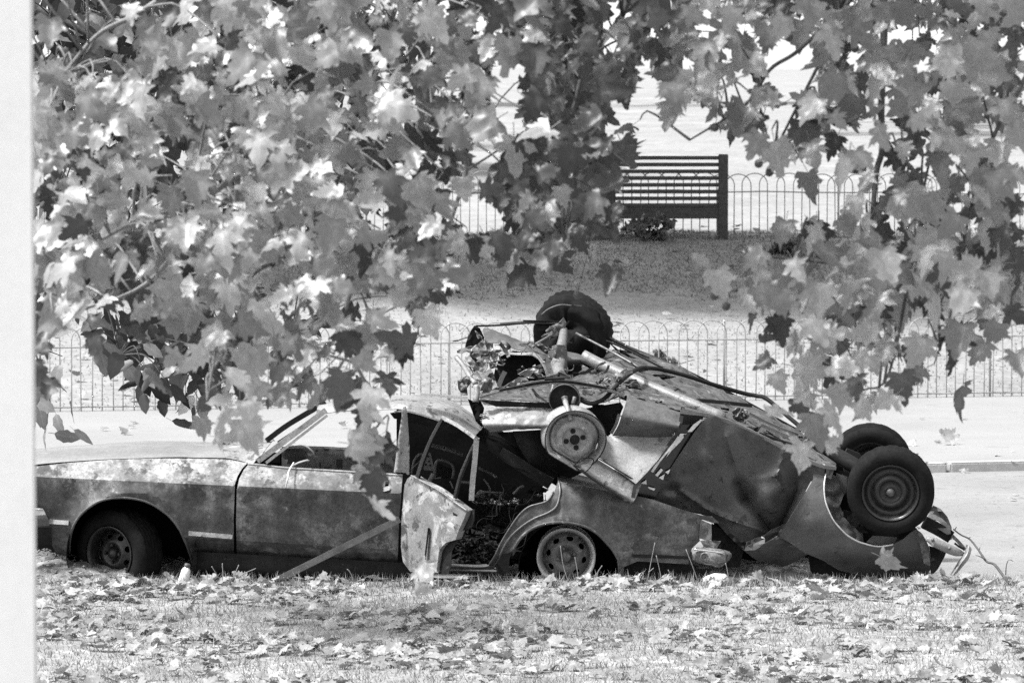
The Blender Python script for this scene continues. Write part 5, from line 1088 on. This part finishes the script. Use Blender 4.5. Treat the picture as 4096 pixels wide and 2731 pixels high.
foliage_tree(lt, [
    ('limb', [(-700, -900, -9.4), (300, -700, -9.8), (1100, -420, -10.2), (1600, -200, -10.4), (1576, 0, -10.5), (1546, 119, -10.5), (1510, 250, -10.5), (1440, 420, -10.5), (1339, 488, -10.5), (1095, 607, -10.6), (952, 702, -10.6), (786, 804, -10.7), (524, 895, -10.8), (405, 960, -10.8)], [0.045, 0.04, 0.034, 0.03, 0.026, 0.022, 0.018, 0.014, 0.011, 0.006]),
    ('branch', [(1100, -420, -10.3), (800, -120, -10.5), (553, 54, -10.6), (387, 143, -10.7), (230, 330, -10.8)], [0.02, 0.014, 0.009, 0.005]),
    ('branch', [(1340, 488, -10.5), (1270, 520, -10.4), (1250, 600, -10.4), (1247, 700, -10.4), (1200, 900, -10.5)], [0.010, 0.008, 0.004]),
    ('branch', [(1546, 119, -10.5), (1680, 400, -10.3), (1640, 650, -10.2), (1576, 869, -10.2), (1480, 1060, -10.3), (1410, 1155, -10.4), (1374, 1292, -10.4), (1400, 1420, -10.4), (1470, 1560, -10.4), (1480, 1800, -10.4)], [0.016, 0.013, 0.010, 0.007, 0.004]),
    ('branch', [(1680, 400, -10.3), (1860, 620, -10.1), (1820, 833, -10.1), (1749, 1018, -10.1), (1690, 1180, -10.1)], [0.011, 0.008, 0.004]),
    ('branch', [(786, 804, -10.7), (700, 1000, -10.7), (560, 1150, -10.7), (300, 1250, -10.8)], [0.010, 0.006, 0.004]),
    ('branch', [(952, 702, -10.6), (930, 1000, -10.5), (880, 1300, -10.5), (830, 1600, -10.5)], [0.010, 0.007, 0.003]),
    ], LT, 'plane', lambda px, py, Y: 'leaf' if py > 2000 else ((random.choice(['leafr', 'leafr', 'leaf_shade'])) if (py > 1330 and px > 1180) else ('leaf_shade' if random.random() < (0.06 if Y < -10.6 else 0.70) + 0.5 * max(0, (px - 1300) / 700.0) else 'leaf')), (0.062, 0.120), (-11.8, -9.4), 6.4, 128, 0, 0, 'twig',
    extra=[(random.uniform(-300, 1900), random.uniform(-320, -60), random.uniform(-11.6, -9.6)) for _ in range(110)]
        + [(1700, 2290, -8.5), (1690, 2350, -8.4)])
# ------------------------------------------------------------------ plane tree overhanging from the right
RT = [  # first column starts at x = 2048
 '9999999999999999',
 '9999878688889999',
 '9999478844679999',
 '9992136856768888',
 '9981001456536764',
 '9971000002345675',
 '9984000000467898',
 '6631000037899999',
 '1202012677899999',
 '0000001489876555',
 '0000000289875432',
 '0000000136764322',
 '0000000025733200',
 '0000000002400000',
 '0000000001000000']
rt = thing('plane_tree', (4.6, -8.4, 0.0), 'plane tree whose greyer lobed leaves hang over the bench and the right side', 'tree')
trunk(rt, (4.6, -8.4, -0.1), (4.0, -9.0, 5.4), 0.24, 0.13, 'bark', seed=8)
foliage_tree(rt, [
    ('limb', [(5200, -1100, -9.2), (4500, -800, -9.6), (3600, -500, -10.0), (3000, -320, -10.3), (2600, -150, -10.4), (2480, 77, -10.5), (2350, 244, -10.5), (2290, 450, -10.5), (2200, 700, -10.5), (2260, 950, -10.4)], [0.045, 0.04, 0.032, 0.026, 0.02, 0.016, 0.012, 0.008, 0.004]),
    ('branch', [(3600, -500, -10.0), (3540, -100, -10.2), (3535, 150, -10.3), (3525, 420, -10.3), (3528, 600, -10.3), (3507, 680, -10.3), (3480, 900, -10.4), (3406, 1156, -10.4), (3424, 1322, -10.4)], [0.018, 0.015, 0.013, 0.011, 0.008, 0.005]),
    ('branch', [(3000, -320, -10.3), (3347, 89, -10.4), (3276, 255, -10.4), (3198, 409, -10.4), (3100, 600, -10.4)], [0.012, 0.008, 0.006, 0.004]),
    ('branch', [(3347, 60, -10.4), (3187, 208, -10.4), (3080, 279, -10.4), (2980, 420, -10.4), (2760, 560, -10.4)], [0.008, 0.006, 0.003]),
    ('branch', [(3528, 600, -10.3), (3643, 670, -10.3), (3691, 800, -10.4), (3673, 948, -10.4), (3650, 1037, -10.4), (3555, 1494, -10.5), (3454, 1560, -10.5)], [0.009, 0.008, 0.006, 0.003]),
    ('branch', [(4500, -800, -9.6), (4200, 100, -10.2), (3950, 600, -10.4), (3851, 990, -10.4), (3828, 1156, -10.4), (3760, 1400, -10.5)], [0.018, 0.014, 0.010, 0.006, 0.003]),
    ('branch', [(3650, 1037, -10.4), (3549, 1073, -10.4), (3300, 1050, -10.4), (3000, 1020, -10.4)], [0.007, 0.005, 0.003]),
    ], RT, 'plane', lambda px, py, Y: 'leaf_shade' if random.random() < (0.9 if px < 2680 else (0.06 if Y < -10.6 else 0.50)) else 'leafr', (0.062, 0.120), (-11.8, -9.4), 5.2, 128, 2048, 0, 'twigd',
    extra=[(random.uniform(1900, 4600), random.uniform(-700, -60), random.uniform(-11.8, -9.2)) for _ in range(420)] + [(random.uniform(1350, 3900), random.uniform(-2000, -700), random.uniform(-12.2, -9.2)) for _ in range(1500)] + [(3560, 2250, -7.0)])  # upper leaves out of view added to shade the centre and right foliage
fruit = [(2860, 510), (2990, 470), (3035, 655), (3078, 690), (2905, 1225), (2858, 1183), (2310, 1180), (3155, 150), (3420, 195)]
b = bmesh.new(); bmesh.ops.create_icosphere(b, subdivisions=2, radius=0.0145)
for v in b.verts: v.co *= 1 + 0.10 * ((hash((round(v.co.x * 999), round(v.co.y * 999))) % 7) / 7.0 - 0.5)
fm = bpy.data.meshes.new('seed_ball'); b.to_mesh(fm); fm.materials.append(M['twigd'])
for (px, py) in fruit:
    o = bpy.data.objects.new('seed_ball', fm); COL.objects.link(o); adopt(o, rt); o.location = P(px, py, -10.6 + random.uniform(-0.3, 0.3))
    c = Vector(o.location); V, F = tubegeo(spline([c, c + Vector((0.01, 0, 0.05)), c + Vector((0.03, 0.01, 0.12))], 5), 0.0012, 4); mk('fruit_stalk', V, F, 'twigd', rt)
# ------------------------------------------------------------------ darker oval-leaved tree behind, at left
DT = [  # 64 px patches from x = 100
 '7789999888776554433332222',
 '7899999988776654433322211',
 '7899999988766554443322211',
 '6789999988766554443322211',
 '6778899988766544333322111',
 '6677888888765544333322111',
 '6667788877665544333322111',
 '6666777777665544333322221',
 '5666677777665544443322221',
 '5666666666665554444332221',
 '5556666666655554444333221',
 '5555566666555555444433221',
 '4555555555555554443332211',
 '4444555555544444433322111',
 '4444444444444443332211111',
 '3333344444433333222111000',
 '3333333333333222221110000',
 '2222233333322222111110000',
 '1111122222222111110100000',
 '1111112223332221101100000',
 '2101258999998753211001100',
 '3212489999999865210002110',
 '3200379999998753100001100',
 '2100159999876531000000100',
 '3321003799865310000000000',
 '4420000345420000000000000',
 '3341000011000000000000000',
 '2342000000000000000000000']
dt = thing('broadleaf_tree', (-4.4, -2.6, 0.02), 'dark tree with small oval leaves behind the plane leaves at far left', 'tree')
trunk(dt, (-4.4, -2.6, -0.1), (-3.9, -2.4, 5.6), 0.16, 0.08, 'bark', seed=5)
foliage_tree(dt, [
    ('limb', [(-1200, -200, -2.6), (-300, -100, -2.7), (200, 60, -2.8), (600, 300, -2.8), (900, 560, -2.8)], [0.05, 0.035, 0.02, 0.008]),
    ('branch', [(-300, -100, -2.7), (100, 500, -2.9), (300, 900, -3.0), (420, 1200, -3.0), (480, 1420, -3.0)], [0.025, 0.018, 0.012, 0.004]),
    ('branch', [(300, 900, -3.0), (600, 1150, -2.9), (900, 1300, -2.8), (1160, 1400, -2.8)], [0.012, 0.008, 0.003]),
    ('branch', [(100, 500, -2.9), (60, 900, -3.0), (120, 1300, -3.0), (180, 1560, -3.0)], [0.012, 0.008, 0.003]),
    ('branch', [(200, 60, -2.8), (900, 160, -2.4), (1400, 300, -2.2), (1650, 420, -2.1)], [0.014, 0.010, 0.004]),
    ], DT, 'oval', lambda px, py, Y: 'leafm' if (random.random() < 0.12 or (py > 1440 and px < 420)) else 'leafd', (0.10, 0.17), (-3.6, -1.8), 3.2, 64, 100, -20, 'twigd', tipdown=1.1,
    extra=[(random.uniform(-1500, 1100), random.uniform(-900, 0), random.uniform(-4.2, -1.5)) for _ in range(160)])
# ------------------------------------------------------------------ trees and shrubs beyond
def quad_cloud(name, blobs, n, size, mat, parent):
    """crown of many leaf-sized faces spread in uneven clumps"""
    Vs = []; Fs = []; rn = []
    tot = sum(b[3] * b[4] * b[5] for b in blobs); k = 0
    for (cx, cy, cz, rx, ry, rz) in blobs:
        m = max(4, int(n * rx * ry * rz / tot)); clumps = []
        for _ in range(max(3, m // 26)):
            d = rng.normal(size=3); d /= np.linalg.norm(d); clumps.append(np.array([cx, cy, cz]) + d * np.array([rx, ry, rz]) * rng.uniform(0.35, 1.0))
        cl = np.array(clumps); pick = cl[rng.integers(0, len(cl), m)] + rng.normal(size=(m, 3)) * np.array([rx, ry, rz]) * 0.13
        for p in pick:
            u = rng.normal(size=3); u /= np.linalg.norm(u); v = np.cross(u, rng.normal(size=3)); v /= np.linalg.norm(v); s = size * rng.uniform(0.6, 1.3)
            Vs += [p - u * s, p - v * s * 0.45, p + u * s, p + v * s * 0.45]; Fs.append((k, k + 1, k + 2, k + 3)); k += 4; rn += [random.random()] * 4
    o = mk(name, np.array(Vs), Fs, mat, parent, False, {'rnd': rn, 'vein': np.zeros(len(rn))}); return o
bx = P(2275, 700, 27.2).x; bz = land(bx, 27.2)
bt = thing('plane_tree', (bx, 27.2, bz), 'massive dark plane trunk on the shaded slope left of the bench', 'tree')
trunk(bt, (bx, 27.2, bz - 0.2), (bx - 0.15, 27.4, 8.2), 0.50, 0.46, 'bark', seed=11, bend=0.25, n=24)
for i, (dx, dy, dz) in enumerate(((-5.5, -4.5, 9.5), (4.5, -4.5, 10.5), (-1.0, -5.5, 9.5), (0.6, -3.4, 11.5), (-9.0, -5.0, 9.0))):
    q = spline([(bx - 0.15, 27.4, 7.6), (bx + dx * 0.45, 27.4 + dy * 0.45, dz * 0.80), (bx + dx, 27.4 + dy, dz)], 14); V, F = tubegeo(q, [0.30, 0.18, 0.07], 9); mk('limb', V, F, 'bark', bt)
quad_cloud('crown', [(bx - 6, 21.8, 9.0, 3.8, 2.2, 2.0), (bx + 1, 21.4, 8.8, 4.2, 2.2, 1.9), (bx - 1.5, 23.6, 11.0, 5, 2.2, 2.4), (bx + 5, 22.6, 10.0, 4, 2.0, 2.2), (bx - 9.5, 21.2, 8.4, 3.5, 2.2, 1.8), (bx - 3, 20.8, 8.0, 4.5, 1.8, 1.4), (bx - 12, 22.2, 8.6, 3.5, 2.2, 1.8)], 22000, 0.27, 'leaff', bt)
def tree(name, label, px, Y, h, cr, n, mat, tr=0.14, size=0.2, low=0.35, group='trees beyond the far railing'):
    x = P(px, 800, Y).x; z = land(x, Y); t = thing(name, (x, Y, z), label, 'tree', group)
    trunk(t, (x, Y, z - 0.2), (x + 0.1, Y, z + h * 0.72), tr, tr * 0.45, 'bark', seed=px * 0.01, bend=0.15)
    bl = [(x + random.uniform(-.6, .6) * cr, Y + random.uniform(-.5, .5) * cr, z + h * random.uniform(low, 0.95), cr * random.uniform(.4, .7), cr * random.uniform(.4, .7), h * random.uniform(.10, .18)) for _ in range(9)]
    quad_cloud('crown', bl, n, size, mat, t); return t
tree('broadleaf_tree', 'pale distant tree seen through the gap between the leaf masses, right of the bench', 3290, 62, 7.0, 3.2, 3000, 'leafp', 0.12, 0.17, 0.28)
tree('broadleaf_tree', 'pale distant tree high behind the leaves near the right edge', 3800, 70, 8.5, 4.0, 3000, 'leafp', 0.14, 0.2, 0.3)
tree('broadleaf_tree', 'dusky distant tree glimpsed high between the upper centre leaves', 2700, 95, 10.0, 4.5, 3000, 'leafp', 0.2, 0.24, 0.5)
tree('broadleaf_tree', 'dark tree on the slope behind the foliage at upper left', 1000, 40, 7.0, 3.2, 4000, 'leaff', 0.2, 0.17, 0.38)
tree('broadleaf_tree', 'dark tree farther back behind the foliage above the bonnet', 560, 52, 9.0, 4.2, 4000, 'leaff', 0.22, 0.2, 0.34)
tree('broadleaf_tree', 'distant tree behind the leaves at upper centre', 1700, 88, 10.0, 4.0, 3000, 'leaff', 0.2, 0.22, 0.4)
def shrub(label, px, py, Y, rx, rz, n, mat):
    c = P(px, py, Y); z = land(c.x, Y); t = thing('shrub', (c.x, Y, z), label, 'shrub', 'low shrubs near the bench')
    for k in range(5):
        V, F = tubegeo(spline([(c.x, Y, z - 0.05), (c.x + random.uniform(-.5, .5) * rx, Y, z + rz * 0.8), (c.x + random.uniform(-1, 1) * rx, Y + random.uniform(-.2, .2), z + rz * 1.5)], 6), [0.012, 0.004], 4); mk('stem', V, F, 'twigd', t)
    quad_cloud('foliage', [(c.x + random.uniform(-.5, .5) * rx, Y + random.uniform(-.2, .2), z + rz * random.uniform(0.6, 1.2), rx * .7, 0.25, rz * 0.8) for _ in range(4)], n, 0.05, mat, t)
shrub('low dark shrub in front of the bench seat', 2600, 930, 26.4, 0.36, 0.18, 700, 'leaff')
shrub('low weedy shrub at the foot of the railing right of the bench', 3190, 940, 25.5, 0.32, 0.14, 500, 'leaff')
shrub('leafy weed clump just behind the near railing', 2650, 1450, 16.2, 0.35, 0.20, 500, 'leafm')

# ------------------------------------------------------------------ ground cover
def blades(name, n, region, h, mat, wdt=0.006, lean=0.6):
    """region() -> x, y"""
    V = np.zeros((n * 3, 3)); rn = np.repeat(rng.random(n), 3)
    for i in range(n):
        x, y = region(); z = land(x, y) - 0.004; hh = h * rng.uniform(0.35, 1.25); a = rng.uniform(0, 6.28); l = rng.uniform(0.1, lean) * hh; d = rng.uniform(0, 6.28)
        V[3 * i] = (x - wdt * math.cos(a), y - wdt * math.sin(a), z); V[3 * i + 1] = (x + wdt * math.cos(a), y + wdt * math.sin(a), z); V[3 * i + 2] = (x + l * math.cos(d), y + l * math.sin(d), z + hh)
    F = np.arange(n * 3).reshape(-1, 3)
    return tag(mk(name, V, F, mat, None, False, {'rnd': rn, 'vein': np.zeros(n * 3)}), kind='stuff')
def verge_pt():
    y = -0.33 - 4.6 * rng.random() ** 1.1; return rng.uniform(-1, 1) * (23 + y) * 0.150, y
def drift_pt():
    while True:
        x, y = verge_pt()
        if fbm(x * 1.1, y * 1.6, 5.0) + 0.30 > 0.75 * rng.random(): return x, y
o = blades('verge_grass', 42000, verge_pt, 0.038, 'grass', 0.0035, 1.4); tag(o, 'short dry grass of the verge in front of the cars', 'grass')
def edge_pt():
    return rng.uniform(-3.4, 3.4), -0.36 + rng.normal() * 0.05
o = blades('edge_grass', 3500, edge_pt, 0.075, 'grass', 0.003, 0.9); tag(o, 'ragged taller grass along the edge of the road', 'grass')
def slope_pt():
    while True:
        x = rng.uniform(-8, 9); y = fence_y(x) + 0.1 + 13 * rng.random()
        if abs(x) < (y + 23) * 0.145: return x, y
o = blades('slope_grass', 24000, slope_pt, 0.032, 'grass', 0.008, 1.2); tag(o, 'rough pale grass on the slope behind the near railing', 'grass')
def bank_pt():
    while True:
        x = rng.uniform(-8, 9); y = fence_y(x) + 6.6 + 1.2 * noise.noise(Vector((x * 0.5, 0, 3))) + 6.4 * rng.random()
        if abs(x) < (y + 23) * 0.145: return x, y
o = blades('bank_grass', 26000, bank_pt, 0.045, 'leafm', 0.010, 1.1); tag(o, 'rough grass on the bank below the bench, tree shade put into its colour', 'grass')  # darker blades carry the tree shade on the bank
def litter(name, n, region, sz, label, lift=0.012):
    its = []
    for i in range(n):
        x, y = region(); s = sz * rng.uniform(0.5, 1.25); a = rng.uniform(0, 6.28)
        tip = Vector((math.cos(a), math.sin(a), rng.normal() * 0.25)); nr = Vector((rng.normal() * 0.35, rng.normal() * 0.35 - 0.15, 1))
        its.append((leaf_matrix(Vector((x, y, max(land(x, y), 0.0) + lift + rng.random() * 0.02)), s, tip, nr), int(rng.integers(0, 12))))
    o = leaf_mass(name, its, 'plane', 'litter', None); tag(o, label, 'leaves'); return o
litter('leaf_litter', 2100, drift_pt, 0.075, 'fallen leaves scattered over the verge in front of the cars', 0.02)
litter('leaf_litter', 160, edge_pt, 0.08, 'fallen leaves gathered along the edge of the road under the cars', 0.03)
litter('leaf_litter', 420, slope_pt, 0.11, 'fallen leaves scattered over the bright slope behind the railing', 0.05)
o = litter('leaf_litter', 90, lambda: (rng.uniform(-3.2, 4.2), rng.uniform(0.0, 6.0)), 0.05, 'small dead leaves scattered over the road', 0.006)
litter('leaf_litter', 70, lambda: (rng.uniform(-6, 6), rng.uniform(7.2, 13.5)), 0.06, 'small leaves and grit scattered over the pale pavement', 0.075)
# single things lying about ------------------------------------------------------
def lone_leaf(px, py, z, s, label):
    g = G(px, py, z); o = bpy.data.objects.new('fallen_leaf', leaf_mesh('plane', random.randrange(12), 'litter')); COL.objects.link(o)
    o.matrix_world = leaf_matrix(g + Vector((0, 0, s * 0.15)), s, (random.uniform(-1, 1), 0.2, 0.4), (0.2, -0.8, 0.7)); tag(o, label, 'leaf', 'curled leaves on the pavement and road')
lone_leaf(512, 1740, ZP, 0.10, 'curled dark leaf on the pavement beyond the bonnet')
lone_leaf(3815, 1778, ZP, 0.16, 'curled leaf on the pavement beyond the upturned wheels')
lone_leaf(3870, 1893, 0.0, 0.07, 'small pale leaf lying against the kerb at right')
# metal strip leaning on the front door
V, F = bar3([(1085, 2330, -0.32), (1340, 2204, -0.16), (1598, 2076, -0.028)], 0.038, 0.012, 8)
tag(mk('metal_strip', V, F, 'steel', None, True), 'long flat metal strip leaning from the grass against the front door', 'metal strip')
# crumpled plastic bottle by the front wheel
bc = G(733, 2328, 0.03); bm_ = Matrix.Translation(bc) @ Matrix.Rotation(math.radians(14), 4, 'Y')
bo = thing('plastic_bottle', bc, 'small white plastic bottle standing in the grass behind the front wheel', 'bottle')
def up(z_): return bm_ @ Matrix.Rotation(math.radians(90), 4, 'X') @ Matrix.Identity(4)
lathe('body', [(0.001, 0.0), (0.030, 0.0), (0.033, 0.008), (0.031, 0.03), (0.029, 0.05), (0.027, 0.075), (0.018, 0.088), (0.012, 0.095)], 18, bm_ @ Matrix.Rotation(math.radians(90), 4, 'X'), 'plastic', bo, lambda r, a, t: (r * (1 + 0.1 * noise.noise(Vector((math.cos(t), math.sin(t), a * 40)))), a))
lathe('cap', [(0.012, 0.092), (0.017, 0.094), (0.017, 0.112), (0.013, 0.116), (0.001, 0.116)], 14, bm_ @ Matrix.Rotation(math.radians(90), 4, 'X'), 'mid', bo)
# pale lump under the tail
lc = G(2868, 2322, 0.035)
b = bmesh.new(); bmesh.ops.create_icosphere(b, subdivisions=3, radius=1.0)
for v in b.verts:
    k = 1 + 0.18 * noise.noise(v.co * 1.7); v.co = Vector((v.co.x * 0.082 * k, v.co.y * 0.05 * k, max(-0.01, v.co.z * 0.045 * k)))
me = bpy.data.meshes.new('pale_stone'); b.to_mesh(me); me.materials.append(M['plastic']); me.polygons.foreach_set('use_smooth', np.ones(len(me.polygons), dtype=bool))
st = bpy.data.objects.new('pale_stone', me); COL.objects.link(st); st.location = lc; tag(st, 'smooth pale stone in the grass below the rear bumper of the burnt car', 'stone')
# bare twig at right
tw_ = MB()
pts = z6((1790, 1010, -0.02), (1850, 1055, -0.03), (1920, 1090, -0.05), (1985, 1170, -0.1), (2050, 1262, -0.15), (2110, 1285, -0.2), (2170, 1360, -0.28), (2230, 1440, -0.36))
tw_.add(*tubegeo(spline([P(*p) for p in pts], 40), [0.004, 0.006, 0.008, 0.009], 6))
for s in (z6((1800, 1020, -0.02), (1815, 990, -0.02)), z6((1905, 1085, -0.05), (1925, 1070, -0.05)), z6((2040, 1250, -0.15), (2000, 1225, -0.15), (1965, 1215, -0.15)), z6((2200, 1390, -0.3), (2205, 1300, -0.3), (2225, 1250, -0.3), (2260, 1262, -0.3)), z6((1990, 1180, -0.1), (2000, 1150, -0.1))):
    tw_.add(*tubegeo(spline([P(*p) for p in s], 8), [0.004, 0.002], 5))
tag(tw_.build('fallen_twig', 'twigd'), 'bare crooked twig propped against the bumper at the right', 'twig')
# dry stalks in front of the rear wheel
STK = [('dry grass stalk crossing the rear wheel rim', [z4((1395, 1400), (1350, 1250), (1325, 1080))]),
       ('second dry stalk standing in front of the rear wheel rim', [z4((1490, 1410), (1475, 1290), (1455, 1180))]),
       ('leaning dry stalk just behind the rear wheel', [z4((1615, 1400), (1650, 1330), (1700, 1255))]),
       ('long dry stalk leaning across the rear bumper', [z7((715, 1250), (640, 1050), (570, 870))]),
       ('upright dry stalk below the side moulding of the rear wing', [z7((290, 1265), (255, 1090), (220, 940))]),
       ('forked dry weed below the rear wing', [z7((120, 1260), (140, 1120), (205, 790)), z7((130, 1140), (190, 1090))]),
       ('short broken stalk standing below the rear bumper', [z7((395, 1270), (390, 1180), (360, 1110))]),
       ('dry stalk behind the rear bumper of the burnt car', [z7((1070, 1200), (1055, 1110), (1035, 1030))]),
       ('tuft of dry weed stalks under the front wing', [z1((1350, 1430), (1330, 1380), (1300, 1330)), z1((1380, 1430), (1378, 1370), (1375, 1310)), z1((1450, 1430), (1465, 1380), (1490, 1320)), z1((1460, 1430), (1530, 1380), (1610, 1345))]),
       ('curly dry weed under the front door', [z2((870, 1460), (890, 1420), (870, 1370), (850, 1350)), z2((900, 1450), (940, 1430), (935, 1410))])]
for lab, ls in STK:
    mb = MB()
    for l in ls: mb.add(*tubegeo(spline([P(a, b_, -0.34) for a, b_ in l], 12), [0.0035, 0.0025, 0.003], 5))
    tag(mb.build('dry_stalk', 'twig'), lab, 'weed', 'dry stalks along the verge')

# gravel and clinker heaped under the wrecks
def heap(name, label, x0, x1, yc, dy, h, n, seed):
    nx, ny = 60, 16; V = []
    for j in range(ny):
        for i in range(nx):
            u, v = i / (nx - 1), j / (ny - 1); x = x0 + (x1 - x0) * u; y = yc + dy * (v - 0.5) * 2
            k = max(0, math.sin(math.pi * u)) ** 0.6 * max(0, math.sin(math.pi * v)) ** 0.8
            V.append((x, y, -0.015 + h * k * (0.75 + 0.5 * fbm(x * 2.5, y * 2.5, seed)) + 0.012 * k * fbm(x * 22, y * 22, seed)))
    mb = MB(); mb.add(V, [(j * nx + i, j * nx + i + 1, (j + 1) * nx + i + 1, (j + 1) * nx + i) for j in range(ny - 1) for i in range(nx - 1)])
    for k in range(n):
        v = V[random.randrange(len(V))]; s = random.uniform(0.006, 0.022)
        c = Vector(v) + Vector((random.uniform(-.03, .03), random.uniform(-.03, .03), s * 0.4)); q = [c + Vector((s * random.uniform(.5, 1) * a, s * random.uniform(.5, 1) * b_, s * random.uniform(.4, .8) * d_)) for a, b_, d_ in ((1, 0, 0), (-1, 0, 0), (0, 1, 0), (0, -1, 0), (0, 0, 1), (0, 0, -1))]
        mb.add(q, [(0, 2, 4), (2, 1, 4), (1, 3, 4), (3, 0, 4), (2, 0, 5), (1, 2, 5), (3, 1, 5), (0, 3, 5)])
    o = mb.build(name, 'gravel', None, smooth=False); tag(o, label, 'gravel', kind='stuff')
heap('gravel', 'gravel and clinker heaped at the nose of the burnt car', -3.9, -1.75, 0.55, 0.75, 0.17, 900, 1.0)
heap('gravel', 'gravel and rubble piled under the crushed roof of the overturned car', 0.95, 2.1, 0.75, 0.6, 0.20, 700, 2.0)
